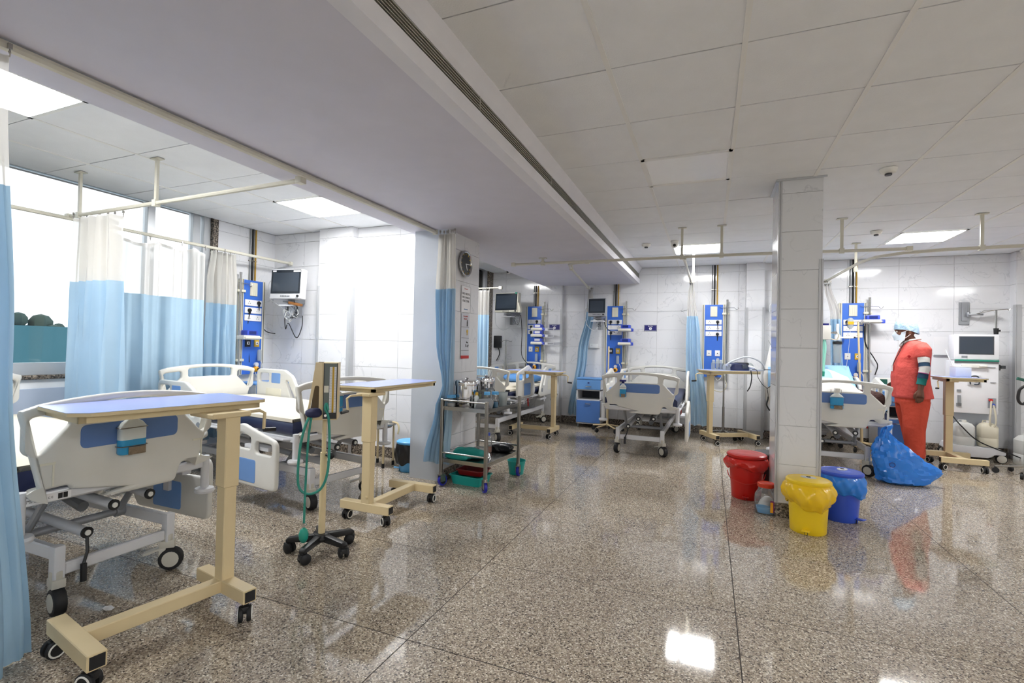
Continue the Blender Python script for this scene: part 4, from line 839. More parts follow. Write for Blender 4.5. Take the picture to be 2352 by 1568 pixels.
# middle of the back wall
tower('blue service panel beside the small blue cabinet', (-1.47, YB, 0), 0, 1, BULK, plugs=[(-.065, 1.735, [(.02, -.03, -.1), (.08, -.04, -.17)]), (.055, 1.735, None), (-.06, 1.55, [(-.01, -.02, -.15), (0, -.02, -.35)])], outlets=('black_plastic', 'plate_yellow'))
pump('upper of the two blue screen pumps beside the middle monitor', (-1.26, YB-.15, 1.57), 0, group='pumps beside the middle monitor'); pump('lower of the two blue screen pumps beside the middle monitor', (-1.26, YB-.15, 1.345), 0, group='pumps beside the middle monitor')
mon3 = monitor('dark framed patient monitor above the small blue cabinet', (-1.665, 7.75, 1.935), math.radians(-4), .29, .29, 'grey_metal', .18, None, tilt=-.05, wall=.44)
cable_bundle(mon3, (.0, .0, -.25), .05, 4, 11, ('dark_grey', 'hose_grey')); part(mon3, 'power_cable', MB().tube(catmull([(.08, .05, -.16), (.1, .05, -.28), (.16, .1, -.36), (.24, .15, -.38)], 6), .006, 6).mesh('power_cable', 'hose_black')); part(mon3, 'side_lead', MB().tube(catmull([(-.14, 0, .02), (-.21, 0, -.01), (-.22, 0, -.12), (-.18, 0, -.28), (-.06, 0, -.36), (0, 0, -.24)], 6), .005, 6).mesh('side_lead', 'hose_grey'))
# right half of the back wall
tower('blue service panel behind the breathing device table', (.05, YB, 0), 0, 1, CEIL, plugs=[(.055, 1.735, [(.03, -.03, -.25), (.16, -.1, -.55), (.30, -.15, -.66), (.50, -.15, -.60), (.67, -.2, -.38), (.72, -.25, -.1)]), (.055, 1.545, [(0, -.02, -.12), (0, -.03, -.25)])], outlets=('white_plastic', 'sign_white'))
tower('blue service panel behind the patient, by the man in coral', (1.86, YB, 0), 0, 1, CEIL, plugs=[(-.07, 1.735, [(.03, -.03, -.15), (.12, -.04, -.33), (.17, -.04, -.5)])])
pump('pump with a long steel arm on the panel behind the patient', (2.07, YB-.15, 1.71), 0)
cbl = solo('loose_cable', MB().tube(catmull([(0, 0, .0), (.02, 0, -.25), (.12, 0, -.45), (.16, 0, -.55), (.13, 0, -.68)], 6), .007, 6).mesh('loose_cable', 'hose_black'), 'loose black cable hanging on the wall left of the man', 'cable', (1.99, YB-.07, 1.68))
# ================================================================== BLOOD PRESSURE STAND
bp = thing('blood_pressure_stand', 'cream blood pressure stand with mercury gauge on a black wheeled base', 'blood pressure stand', (-2.17, 2.33, 0))
fa = math.radians(36)          # the gauge faces the camera, a little to the right
ba = part(bp, 'base', MB().lathe([(.05, .07), (.055, .085), (.04, .11), (.001, .115)], 16).mesh('base', 'black_plastic'))
for k in range(5):
    a = math.radians(-78+72*k); c_, s_ = math.cos(a), math.sin(a)
    part(bp, 'base_leg', M('bleg', lambda: MB().prism([(.02, .065), (.20, .062), (.205, .078), (.19, .092), (.02, .108)], -.018, .018).mesh('base_leg', 'black_plastic', bevel=.005)), (0, 0, 0), (0, 0, a))
    c = part(bp, 'caster', M('bcas', lambda: MB().cyl((0, 0, .045), (0, 0, .075), .012).box((0, 0, .045), (.035, .045, .03)).mesh('caster', 'black_plastic', bevel=.006)), (c_*.19, s_*.19, 0), (0, 0, a+1))
    for q in (-1, 1): part(c, 'wheel', M(('bwl', q), lambda: MB().lathe([(.006, q*.006), (.03, q*.008), (.031, q*.022), (.02, q*.03), (.001, q*.031)], 16, (0, .01, .031), 'X').mesh('wheel', 'black_rubber')))
part(bp, 'lower_pole', MB().cyl((0, 0, .10), (0, 0, .60), .020, n=16).mesh('lower_pole', 'beige_metal')); part(bp, 'upper_pole', MB().cyl((0, 0, .59), (0, 0, .81), .013, n=14).mesh('upper_pole', 'beige_metal'))
part(bp, 'clamp_knob', MB().cyl((.02, 0, .585), (.045, 0, .585), .008).ball((.055, 0, .585), .022, 10, 8).mesh('clamp_knob', 'black_plastic'))
def G(me, name, par=bp, lab=None): return part(par, name, me, (0, 0, .805), (0, 0, fa), lab)
# casing: tapered box, basket to the left
cs = G(MB().prism([(-.09, -.06), (.075, -.06), (.075, .06), (-.09, .06)], 0, .01, 'Z').mesh('casing', 'beige_metal', bevel=.003, seg=1), 'casing')
G(MB().prism([(-.09, 0), (-.012, 0), (-.012, .345), (-.045, .345)], .0, .008).mesh('casing_side', 'beige_shaded', smooth=False), 'casing_side')  # brownish basket interior, with the shade inside it put into the colour
G(plate('basket_front', [(-.098, .0), (-.01, .0), (-.01, .345), (-.05, .345)], [rpoly([(-.080, .04, .01), (-.028, .04, .01), (-.028, .205, .012), (-.052, .205, .012)], 4)], .006, .001, 'beige_metal', 'Y', -.066), 'basket_front')
G(MB().bx(-.012, .078, -.066, .06, 0, .345).mesh('gauge_box', 'beige_metal', bevel=.003, seg=1), 'gauge_box')
G(MB().bx(-.004, .072, -.069, -.064, .008, .338).mesh('gauge_face', 'manom_grey', smooth=False), 'gauge_face'); G(MB().bx(-.0, .072, -.072, -.064, .008, .045).bx(-.004, .0, -.071, -.064, .008, .34).bx(.070, .074, -.071, -.064, .008, .34).mesh('gauge_rim', 'black_plastic', smooth=False), 'gauge_rim')
sc_ = G(MB().bx(.030, .068, -.071, -.066, .045, .318).mesh('scale', 'poster_white', smooth=False), 'scale'); G(MB().bx(.045, .056, -.073, -.068, .045, .318).mesh('mercury_column', 'gauge_mercury', smooth=False), 'mercury_column')
m_ = MB()
for k in range(27): m_.bx(.034 if k % 2 else .031, .043, -.0718, -.0705, .052+.0098*k, .0528+.0098*k); m_.bx(.058, .066 if k % 2 else .067, -.0718, -.0705, .052+.0098*k, .0528+.0098*k)
part(sc_, 'scale_marks', m_.mesh('scale_marks', 'ink_black', smooth=False), kind='stuff')
G(MB().bx(.0, .026, -.071, -.066, .165, .205).mesh('maker_card', 'cream_plastic', smooth=False), 'maker_card'); G(MB().cyl((.012, -.074, .028), (.012, -.078, .028), .008).mesh('screw_cap', 'chrome'), 'screw_cap')
G(MB().bx(-.088, -.012, -.06, .05, .010, .02).mesh('basket_floor', 'beige_shaded', smooth=False), 'basket_floor')
G(MB().rings([(-.055, -.065, .02, .035, .04), (-.055, -.07, .035, .048, .045), (-.055, -.07, .055, .046, .045), (-.05, -.065, .07, .03, .035)], 14).mesh('cuff', 'cuff_navy', bevel=.004), 'cuff', lab='rolled navy cuff')
G(MB().tube(catmull([(-.07, -.09, .035), (-.10, -.10, -.05), (-.125, -.09, -.20), (-.125, -.08, -.38), (-.07, -.085, -.43), (0, -.09, -.40), (.035, -.09, -.30), (.04, -.085, -.12), (.03, -.08, .02), (.01, -.08, .07), (.018, -.08, .1), (.026, -.075, .06)], 8), .0075, 8).mesh('hose', 'teal_rubber'), 'hose')
G(MB().tube(catmull([(-.062, -.09, .03), (-.075, -.1, -.1), (-.085, -.09, -.35), (-.09, -.08, -.62)], 8), .0065, 8).mesh('bulb_hose', 'teal_rubber'), 'bulb_hose')
b_ = G(MB().lathe([(.001, 0), (.014, .008), (.026, .03), (.028, .055), (.020, .08), (.008, .09), (.006, .10)], 16, (-.09, -.08, -.72)).mesh('bulb', 'bulb_teal'), 'bulb'); part(b_, 'valve', MB().cyl((-.09, -.08, -.625), (-.09, -.08, -.60), .008).cyl((-.085, -.08, -.61), (-.072, -.08, -.605), .006).mesh('valve', 'chrome'))
# ================================================================== STEEL TROLLEY
TR = (-1.985, 4.175); tra = math.radians(-4)
tr = thing('instrument_trolley', 'two-shelf stainless steel trolley with blue wheels beside the pillar', 'trolley', (TR[0], TR[1], 0), tra)
tw_, td_ = .46, .66
for sx in (-1, 1):
    for sy in (-1, 1):
        part(tr, 'post', M('trp', lambda: MB().bx(-.014, .014, -.014, .014, .11, .79).mesh('post', 'steel_dull', bevel=.003, seg=1)), (sx*tw_/2, sy*td_/2, 0))
        c = part(tr, 'caster', M('trc', lambda: MB().cyl((0, 0, .10), (0, 0, .125), .02).bx(-.02, -.016, -.02, .04, .04, .105).bx(.016, .02, -.02, .04, .04, .105).bx(-.02, .02, -.025, .035, .098, .104).mesh('caster', 'steel_dull', smooth=False)), (sx*tw_/2, sy*td_/2, 0), (0, 0, .5*sx-.3*sy))
        w = part(c, 'wheel', M('trw', lambda: MB().lathe([(.02, -.013), (.048, -.013), (.05, -.008), (.05, .008), (.048, .013), (.02, .013)], 22, (0, .02, .05), 'X').mesh('wheel', 'blue_wheel'))); part(w, 'hub', M('trh', lambda: MB().lathe([(.034, -.0145), (.034, .0145)], 18, (0, .02, .05), 'X').mesh('hub', 'black_plastic')))
for z in (.71, .24):
    sh = part(tr, 'shelf', M('trs', lambda: MB().bx(-tw_/2, tw_/2, -td_/2, td_/2, -.004, .004).bx(-tw_/2, tw_/2, -td_/2, -td_/2+.012, -.022, .012).bx(-tw_/2, tw_/2, td_/2-.012, td_/2, -.022, .012).bx(-tw_/2, -tw_/2+.012, -td_/2, td_/2, -.022, .012).bx(tw_/2-.012, tw_/2, -td_/2, td_/2, -.022, .012).mesh('shelf', 'steel', smooth=False)), (0, 0, z))
    for sy in (-1, 1): part(sh, 'guard_rail', M('trg', lambda: MB().cyl((-tw_/2, 0, .065), (tw_/2, 0, .065), .008).mesh('guard_rail', 'steel')), (0, sy*td_/2, 0))
    part(sh, 'guard_rail', M('trg2', lambda: MB().cyl((0, -td_/2, .065), (0, td_/2, .065), .008).mesh('guard_rail', 'steel')), (-tw_/2, 0, 0))
def on_tr(x, y, z=.714):
    v = Matrix.Rotation(tra, 3, 'Z') @ Vector((x, y, 0)); return (TR[0]+v.x, TR[1]+v.y, z)
def drum(label, loc, r, h, gr):
    t = thing('sterilising_drum', label, 'steel drum', loc, .4, gr)
    part(t, 'drum_body', MB().lathe([(r*.98, 0), (r, .005), (r, h*.30), (r*1.03, h*.31), (r*1.03, h*.36), (r, h*.37), (r, h*.95), (.001, h*.95)], 28).mesh('drum_body', 'chrome'))
    li = part(t, 'drum_lid', MB().lathe([(r*1.04, h*.82), (r*1.05, h*.84), (r*1.05, h*.98), (r*1.0, h*1.03), (.02, h*1.05), (.001, h*1.05)], 28).mesh('drum_lid', 'chrome')); part(li, 'lid_knob', MB().lathe([(.012, h*1.05), (.018, h*1.09), (.001, h*1.13)], 14).mesh('lid_knob', 'chrome'))
    part(t, 'latch', MB().box((0, -r-.006, h*.8), (.024, .012, .05)).mesh('latch', 'steel', bevel=.003))
drum('large polished steel drum at the front of the trolley top', on_tr(-.10, -.13), 0.12, .235, 'steel drums on the trolley'); drum('smaller polished steel drum behind the large one on the trolley', on_tr(-.03, .11), 0.085, .25, 'steel drums on the trolley')
def jar(label, loc, r, h, body, lid, liq=None, lf=.5, neck=None, name='jar', cat='jar', lidh=.02):
    t = thing(name, label, cat, loc)
    prof = [(r*.94, 0), (r, .004), (r, h*.82)]+([(r, h), (.001, h)] if not neck else [(neck, h*.95), (neck, h), (.001, h)])
    part(t, 'body', MB().lathe(prof, 18).mesh('body', body))
    if liq: part(t, 'contents', MB().lathe([(r*.9, .004), (r*.96, .008), (r*.96, h*lf), (.001, h*lf)], 18).mesh('contents', liq))
    lr = (neck or r)*1.08; part(t, 'lid', MB().lathe([(lr, h*.97), (lr, h+lidh), (lr*.9, h+lidh+.003), (.001, h+lidh+.003)], 18).mesh('lid', lid))
    return t
jar('small clear jar with sky blue lid and cotton inside on the trolley corner', on_tr(-.175, -.275), .042, .085, 'clear_plastic', 'sky_plastic', 'paper', .4); jar('small bottle with yellow collar next to the steel drums', on_tr(.045, -.19), .022, .115, 'bottle_white', 'plate_yellow', neck=.012)
jar('clear bottle of pale green liquid with black cap on the trolley', on_tr(.055, -.10), .036, .165, 'clear_plastic', 'black_plastic', 'liquid_green', .7, .014, 'bottle', 'bottle'); jar('clear spirit bottle with dark cap behind the pale green bottle', on_tr(.10, -.02), .036, .185, 'clear_plastic', 'dark_grey', 'sign_white', .3, .012, 'bottle', 'bottle')
jar('jar of blue liquid with sky blue lid on the trolley', on_tr(.12, -.14), .030, .12, 'clear_plastic', 'sky_plastic', 'liquid_blue', .5); jar('second jar of blue liquid with sky blue lid, nearer the grey cuff', on_tr(.165, -.06), .030, .12, 'clear_plastic', 'sky_plastic', 'liquid_blue', .4)
g_ = thing('folded_cuff', 'folded grey cuff standing on the trolley top', 'cuff', on_tr(.145, -.235), .35); part(g_, 'flap', MB().prism(rpoly([(-.075, 0, .01), (.075, 0, .012), (.09, .06, .02), (.065, .095, .02), (-.055, .085, .02)], 4), -.02, .015).mesh('flap', 'grey_plastic', bevel=.005)); part(g_, 'strap', MB().box((-.02, .03, .075), (.02, .012, .15), Matrix.Rotation(.12, 3, 'Y')).mesh('strap', 'dark_grey', bevel=.003))
solo('plastic_cup', MB().lathe([(.034, 0), (.046, .125), (.049, .13), (.045, .13), (.033, .004), (.001, .004)], 18).mesh('plastic_cup', 'frosted'), 'translucent plastic cup behind the grey cuff', 'cup', on_tr(.185, .06)); 
ki = thing('instrument_tray', 'shallow steel tray at the back of the trolley top', 'tray', on_tr(.08, .25), .1); part(ki, 'tray', MB().prism(rrect(-.12, .12, -.06, .06, .02), 0, .022, 'Z').mesh('tray', 'chrome', bevel=.004)); part(ki, 'tray_lid', MB().prism(rrect(-.118, .118, -.058, .058, .02), .022, .03, 'Z').mesh('tray_lid', 'steel', bevel=.003))
fo = thing('forceps', 'ring-handled steel forceps standing behind the drums', 'forceps', on_tr(-.06, .21)); 
for s_ in (-1, 1): part(fo, 'shank', MB().tube([(0, 0, 0), (s_*.018, 0, .15)], .003, 6).mesh('shank', 'steel')); part(fo, 'finger_ring', MB().tube([(s_*.03+.014*math.cos(q*PI/8), 0, .165+.016*math.sin(q*PI/8)) for q in range(16)], .003, 5, True).mesh('finger_ring', 'steel'))
solo('cotton_wad', MB().rings([(0, 0, 0, .015, .02), (0, 0, .02, .022, .024), (0, 0, .04, .008, .01)], 12).mesh('cotton_wad', 'paper'), 'white cotton wad by the right front post of the trolley', 'cotton', on_tr(.19, -.26))
# lower shelf
def bundle(label, loc, w, d, h, mt, seed, rz=0):
    rnd = random.Random(seed); a1, a2, a3 = [rnd.uniform(0, 6) for _ in range(3)]
    def fn(u, v):
        a = 2*PI*u; b = PI*v; r = 1+.09*math.sin(3*a+a1)+.06*math.sin(5*a+a2+3*v)
        x = w/2*r*math.copysign(abs(math.cos(a))**.7, math.cos(a))*math.sin(b)**.5; y = d/2*r*math.copysign(abs(math.sin(a))**.7, math.sin(a))*math.sin(b)**.5
        return (x, y, max(0, h/2*(1-math.cos(b))*(1+.12*math.sin(4*a+a3)*math.sin(b))))
    return solo('cloth_bundle', MB().grid(fn, 40, 12, True).mesh('cloth_bundle', mt, angle=60), label, 'cloth bundle', loc, rz)
bundle('upper wrapped green cloth pack on the lower trolley shelf', on_tr(-.05, -.16, .244), .30, .20, .085, 'green_cloth', 3); bundle('wrapped green cloth pack at the front edge of the lower trolley shelf', on_tr(-.09, -.27, .244), .26, .10, .055, 'green_cloth', 6, -.05)
jar('clear bottle with blue cap and pink liquid on the lower trolley shelf', on_tr(.0, .13, .244), .036, .17, 'clear_plastic', 'blue_plastic', 'liquid_pink', .35, .016, 'bottle', 'bottle')
bo = thing('steel_bowl', 'shiny upturned steel bowl on the lower trolley shelf', 'bowl', on_tr(.08, -.06, .244)); part(bo, 'bowl', MB().lathe([(.055, 0), (.052, .012), (.04, .035), (.02, .046), (.001, .048)], 20).mesh('bowl', 'chrome')); part(bo, 'knob', MB().ball((0, 0, .055), .012).mesh('knob', 'chrome'))
# under the trolley
def tub(name, label, cat, loc, rz, x, y, h, mt, tp=.88):
    o = rrect(-x, x, -y, y, .03); m_ = MB(); n = len(o)
    lay = [(tp, 0), (1, h-.008), (1.06, h-.008), (1.06, h), (.97, h), (tp-.03, .006)]
    vs = [(p*k, q*k, z) for k, z in lay for p, q in o]; fs = [(i*n+j, i*n+(j+1) % n, (i+1)*n+(j+1) % n, (i+1)*n+j) for i in range(len(lay)-1) for j in range(n)]+[tuple(range(n)), tuple((len(lay)-1)*n+j for j in range(n))]
    return solo(name, m_.add(vs, fs).mesh(name, mt, angle=40), label, cat, loc, rz)
tub('plastic_basin', 'teal rectangular basin on the floor under the trolley', 'basin', on_tr(-.05, -.10, 0), tra, .16, .12, .085, 'aqua_plastic'); tub('plastic_tray', 'dark red tray resting in the teal basin under the trolley', 'tray', on_tr(-.03, -.09, .085), tra+.05, .13, .10, .05, 'maroon_plastic')
solo('plastic_bucket', MB().lathe([(.07, 0), (.09, .13), (.096, .135), (.092, .135), (.07, .01), (.001, .01)], 24).mesh('plastic_bucket', 'aqua_plastic'), 'round teal bucket on the floor behind the trolley', 'bucket', on_tr(.17, .42, 0))
def bagheap(label, loc, w, d, h, mt, seed, rz=0, name='plastic_bag'):
    rnd = random.Random(seed); A = [rnd.uniform(0, 6) for _ in range(8)]
    def fn(u, v):
        a = 2*PI*u; b = PI*v; k = 1+.13*math.sin(4*a+A[0]+2*v)+.1*math.sin(7*a+A[1]+5*v)+.06*math.sin(11*a+A[2]+9*v)+.05*math.sin(17*a+13*v)
        return (w/2*k*math.cos(a)*math.sin(b)**.6, d/2*k*math.sin(a)*math.sin(b)**.6, max(0, h/2*(1-math.cos(b))*(1+.15*math.sin(5*a+A[3])*math.sin(b))))
    return solo(name, MB().grid(fn, 56, 16, True).mesh(name, mt, angle=25), label, 'bag', loc, rz)
bagheap('black plastic bag lying on the lower trolley shelf at the back', on_tr(.08, .24, .244), .26, .14, .075, 'black_plastic', 5)
# ================================================================== WASTE BINS
def pedal_bin(label, loc, rz, body, film, lidm, r0=.105, r1=.135, h=.34, bagz=(.17, .335), sticker=True, handle=None, lid_r=None, group='pedal bins', bagout=.02):
    t = thing('pedal_bin', label, 'bin', loc, rz, group)
    part(t, 'bin_body', MB().lathe([(r0*.97, 0), (r0, .006), (r0+(r1-r0)*.1, .06), (r1*.97, h*.9), (r1, h), (r1*.95, h), (.001, h-.01)], 30).mesh('bin_body', body))
    R_ = lid_r or r1*1.06
    l = part(t, 'lid', MB().lathe([(R_, h), (R_*1.02, h+.008), (R_*1.01, h+.018), (R_*.93, h+.026), (R_*.90, h+.024), (R_*.5, h+.034), (.001, h+.037)], 34).mesh('lid', lidm))
    if sticker: part(l, 'sticker', MB().prism([(.05*math.cos(q*PI/12), -.01+.03*math.sin(q*PI/12)) for q in range(24)], h+.0345, h+.0395, 'Z').mesh('sticker', 'poster_grey', smooth=False)); part(l, 'biohazard_mark', MB().tube([(.012*math.cos(q*PI/6), -.01+.012*math.sin(q*PI/6), h+.04) for q in range(12)], .003, 5, True).mesh('biohazard_mark', 'ink_black'))
    if film:
        rnd = random.Random(hash(label) % 1000 if False else len(label)); A = [rnd.uniform(0, 6) for _ in range(6)]
        def fn(u, v):
            a = 2*PI*u; z = bagz[1]+(bagz[0]-bagz[1])*v
            z += (.02*math.sin(2*a+A[0])+.008*math.sin(7*a+A[1]))*v
            rr = R_*.985+bagout*math.sin(PI*min(1, v*1.15))**.7+.006*math.sin(9*a+A[2]+5*v)*math.sin(PI*v)+.004*math.sin(15*a+A[3]-8*v)+.012*math.sin(3*a+A[4])*v-(.012 if v > .93 else 0)
            return (rr*math.cos(a), rr*math.sin(a), z)
        part(t, 'liner_bag', MB().grid(fn, 64, 14, True).mesh('liner_bag', film, angle=30))
    part(t, 'pedal', MB().box((0, -r0-.025, .035), (.05, .06, .008), Matrix.Rotation(-.15, 3, 'X')).box((0, -r0-.002, .022), (.014, .008, .04)).mesh('pedal', body, bevel=.003)); part(t, 'pedal_slot', MB().box((0, -r0-.0015, .016), (.02, .006, .03)).mesh('pedal_slot', 'black_plastic', smooth=False))
    if handle: part(t, 'bail_handle', MB().tube(catmull([(-r1*1.0, -.03, h*.62), (-r1*.8, -r1*.75, h*.5), (0, -r1*1.12, h*.42), (r1*.8, -r1*.75, h*.5), (r1*1.0, -.03, h*.62)], 6), .0035, 6).mesh('bail_handle', body))
    return t
pedal_bin('yellow pedal bin with yellow liner in front of the column', (.672, 4.06, 0), -.25, 'yellow_plastic', 'shiny_yellow_bag', 'yellow_plastic', .115, .135, .345, (.185, .345), bagout=.03)
pedal_bin('blue pedal bin with blue liner to the right of the column', (.955, 4.47, 0), .9, 'blue_plastic', 'shiny_blue_bag', 'blue_plastic', .115, .14, .345, (.19, .345), bagout=.016)
pedal_bin('red pedal bin with red liner to the left of the column', (.315, 4.76, 0), -.1, 'red_plastic', 'shiny_red_bag', 'red_plastic', .118, .15, .36, (.255, .35), handle=True, sticker=False, bagout=.022)
pedal_bin('black bin half hidden behind the column and the red bin', (.53, 5.03, 0), 0, 'black_plastic', None, 'black_plastic', .105, .135, .335, sticker=False)
pedal_bin('small sky blue bin with black liner beside the grey panel', (-2.805, 4.20, 0), -.9, 'sky_plastic', 'black_plastic', 'sky_plastic', .095, .12, .28, (.09, .275), sticker=False, bagout=.012)
jr = thing('plastic_jar', 'large clear plastic jar with orange-red lid beside the red bin', 'jar', (.43, 4.36, 0))
part(jr, 'body', MB().rings([(0, 0, 0, .072, .062, 4), (0, 0, .008, .078, .066, 4), (0, 0, .06, .08, .068, 4), (0, 0, .065, .077, .065, 4), (0, 0, .07, .08, .068, 4), (0, 0, .10, .08, .068, 4), (0, 0, .105, .077, .065, 4), (0, 0, .11, .08, .068, 4), (0, 0, .145, .078, .066, 3.5), (0, 0, .175, .06, .055, 2.5), (0, 0, .19, .055, .05), (0, 0, .21, .055, .05)], 28).mesh('body', 'clear_plastic')); part(jr, 'lid', MB().lathe([(.058, .205), (.062, .208), (.062, .235), (.054, .24), (.05, .235), (.001, .235)], 26).mesh('lid', 'lid_orange'))
part(jr, 'contents', MB().rings([(0, 0, .006, .06, .05, 3), (-.01, 0, .05, .06, .05, 3), (.0, 0, .075, .03, .03)], 16).mesh('contents', 'sky_plastic'), label='blue caps inside'); part(jr, 'crumpled_film', MB().rings([(.0, .01, .06, .055, .045), (.01, 0, .10, .05, .04), (.01, 0, .13, .02, .02)], 14).mesh('crumpled_film', 'paper'))
part(jr, 'paper_label', MB().bx(.025, .074, -.0715, -.068, .025, .115).mesh('paper_label', 'label_purple', smooth=False)); part(jr, 'label_band', MB().bx(.025, .045, -.0725, -.071, .025, .105).mesh('label_band', 'reg_yellow', smooth=False))
# tall blue waste bag on the floor in front of the man
bgt = thing('waste_bag', 'crumpled bright blue plastic waste bag on the floor before the man', 'bag', (1.79, 5.98, 0), .1)
_rb = random.Random(31); _J = [[_rb.uniform(-1, 1) for _ in range(60)] for _ in range(60)]
def bagfn(u, v):
    a = 2*PI*u; ca, sa = math.cos(a), math.sin(a); z = .53*v
    prof = [(0, .15), (.03, .215), (.2, .225), (.4, .215), (.6, .185), (.8, .115), (.93, .05), (1, .03)]
    for (p, r0), (q, r1) in zip(prof[:-1], prof[1:]):
        if v <= q: w = (v-p)/(q-p); r = r0+(r1-r0)*w; break
    dx = -.15*max(0, v-.15)
    jit = _J[int(u*44) % 44][int(v*22)]*.030*(1 if .02 < v < .98 else 0)
    r *= 1+.05*math.sin(3*a+1+4*v)+.06*(abs(math.sin(2.5*a+5*v))-.5)+jit*2
    ex = .12*max(0, ca)**5*math.exp(-((v-.30)/.17)**2)
    return (r*ca+ex+dx, r*.62*sa, max(.003, z+jit*.4-(.06*max(0, ca)*v)))
part(bgt, 'bag', MB().grid(bagfn, 44, 22, True).mesh('bag', 'shiny_blue_bag', angle=16)); part(bgt, 'handle_loop', MB().grid(lambda u, v: (-.16+.06*u+.03*math.sin(5*v), -.012+.02*u, .49+.07*math.sin(PI*v)+.02*u), 3, 10).mesh('handle_loop', 'shiny_blue_bag'))
bmk = part(bgt, 'biohazard_mark', MB().tube([(.022*math.cos(q*PI/8), 0, .022*math.sin(q*PI/8)) for q in range(16)], .003, 5, True).mesh('biohazard_mark', 'navy_sign'), (-.13, -.128, .20), (-.15, 0, -.3))
# ================================================================== CABINETS AND WALL THINGS
def cabinet(label, loc, rz, open_mid=True, W=.40, D=.36, H=.78):
    t = thing('bedside_cabinet', label, 'cabinet', loc, rz, 'blue bedside cabinets')
    part(t, 'carcass', MB().bx(-W/2, -W/2+.018, -D/2, D/2, .06, H).bx(W/2-.018, W/2, -D/2, D/2, .06, H).bx(-W/2, W/2, D/2-.012, D/2, .06, H).bx(-W/2, W/2, -D/2, D/2, .06, .078).bx(-W/2, W/2, -D/2, D/2, .44, .456).bx(-W/2, W/2, -D/2, D/2, .60, .615).mesh('carcass', 'white_metal', smooth=False))
    part(t, 'cabinet_top', MB().bx(-W/2-.008, W/2+.008, -D/2-.01, D/2, H, H+.022).mesh('cabinet_top', 'cabinet_blue', bevel=.005))
    part(t, 'niche_back', MB().bx(-W/2+.018, W/2-.018, D/2-.03, D/2-.012, .456, .60).mesh('niche_back', 'cabinet_dark', smooth=False))
    d = part(t, 'drawer', MB().bx(-W/2+.006, W/2-.006, -D/2-.014, -D/2, .618, H-.006).mesh('drawer', 'cabinet_blue', bevel=.003, seg=1)); part(d, 'handle', M('cabh', lambda: MB().tube([(-.045, -D/2-.016, 0), (-.04, -D/2-.034, -.008), (.04, -D/2-.034, -.008), (.045, -D/2-.016, 0)], .007, 6).mesh('handle', 'chrome')), (0, 0, .675)); part(d, 'lock', M('cabl', lambda: MB().box((0, -D/2-.016, .725), (.03, .006, .018)).mesh('lock', 'navy_sign', smooth=False)))
    d = part(t, 'door', MB().bx(-W/2+.006, W/2-.006, -D/2-.014, -D/2, .082, .438).mesh('door', 'cabinet_mid', bevel=.003, seg=1)); part(d, 'handle', M('cabh', None), (0, 0, .395))
    for sx in (-1, 1):
        for sy in (-1, 1): part(t, 'caster', M('cabc', lambda: MB().cyl((0, 0, .045), (0, 0, .06), .014).lathe([(.02, -.01), (.024, -.006), (.024, .006), (.02, .01)], 14, (0, 0, .024), 'X').mesh('caster', 'grey_plastic')), (sx*(W/2-.03), sy*(D/2-.03), 0))
    return t
cabinet('blue bedside cabinet with open niche under the middle monitor', (-1.81, 7.97, 0), 0); cabinet('blue bedside cabinet standing behind the second bed by the near window wall', (-4.86, 4.20, 0), PI/2-.1, W=.42)
cabinet('blue bedside cabinet behind the patient bed near the man', (2.26, 7.96, 0), 0)
def blue_sign(label, x, y, z):
    t = thing('bed_sign', label, 'sign', (x, y, z), 0, 'small navy bed signs')
    part(t, 'plate', MB().bx(-.10, .10, -.006, 0, -.05, .05).mesh('plate', 'navy_sign', smooth=False)); m_ = MB()
    for a, b, c, d in ((-.096, .096, .043, .046), (-.096, .096, -.046, -.043), (-.096, -.093, -.046, .046), (.093, .096, -.046, .046)): m_.bx(a, b, -.008, -.0055, c, d)
    part(t, 'border', m_.mesh('border', 'sign_white', smooth=False)); part(t, 'heading', text_mesh('heading', 'Bed No.', .024, 'sign_white'), (0, -.0065, .026), (PI/2, 0, 0))
    part(t, 'disc', MB().cyl((0, -.0055, -.012), (0, -.0085, -.012), .023, n=20).mesh('disc', 'sign_white')); return t
for lab, x, y, n in (('small navy bed sign in the far alcove beside the pumps', -2.50, YA-.009, '2'), ('small navy bed sign on the wall above the middle back bed', -.90, YB-.009, '3')):
    t = blue_sign(lab, x, y, 1.64); part(t, 'number', text_mesh('number', n, .03, 'navy_sign'), (0, -.009, -.012), (PI/2, 0, 0))
# clock and posters on the pillar
ck = thing('wall_clock', 'round black wall clock with silver rim on the pillar', 'clock', (-2.288, 4.31, 2.09), PI/2)
part(ck, 'rim', MB().tube([(.12*math.cos(q*PI/16), -.018, .12*math.sin(q*PI/16)) for q in range(32)], .013, 8, True).mesh('rim', 'steel')); part(ck, 'dial', MB().cyl((0, 0, 0), (0, -.018, 0), .118, n=32).mesh('dial', 'clock_face'))
m_ = MB()
for k in range(12): a = k*PI/6; m_.box((.098*math.sin(a), -.019, .098*math.cos(a)), (.007, .003, .018), Matrix.Rotation(a, 3, 'Y'))
part(ck, 'hour_marks', m_.mesh('hour_marks', 'plate_yellow', smooth=False), kind='stuff'); part(ck, 'hour_hand', MB().box((.015, -.021, -.03), (.008, .003, .07), Matrix.Rotation(2.7, 3, 'Y')).mesh('hour_hand', 'sign_white', smooth=False)); part(ck, 'minute_hand', MB().box((.04, -.023, .0), (.006, .003, .1), Matrix.Rotation(1.5, 3, 'Y')).mesh('minute_hand', 'sign_white', smooth=False))
ps = thing('needle_poster', 'white poster with black lettering on the pillar below the clock', 'poster', (-2.288, 4.36, 1.74), PI/2)
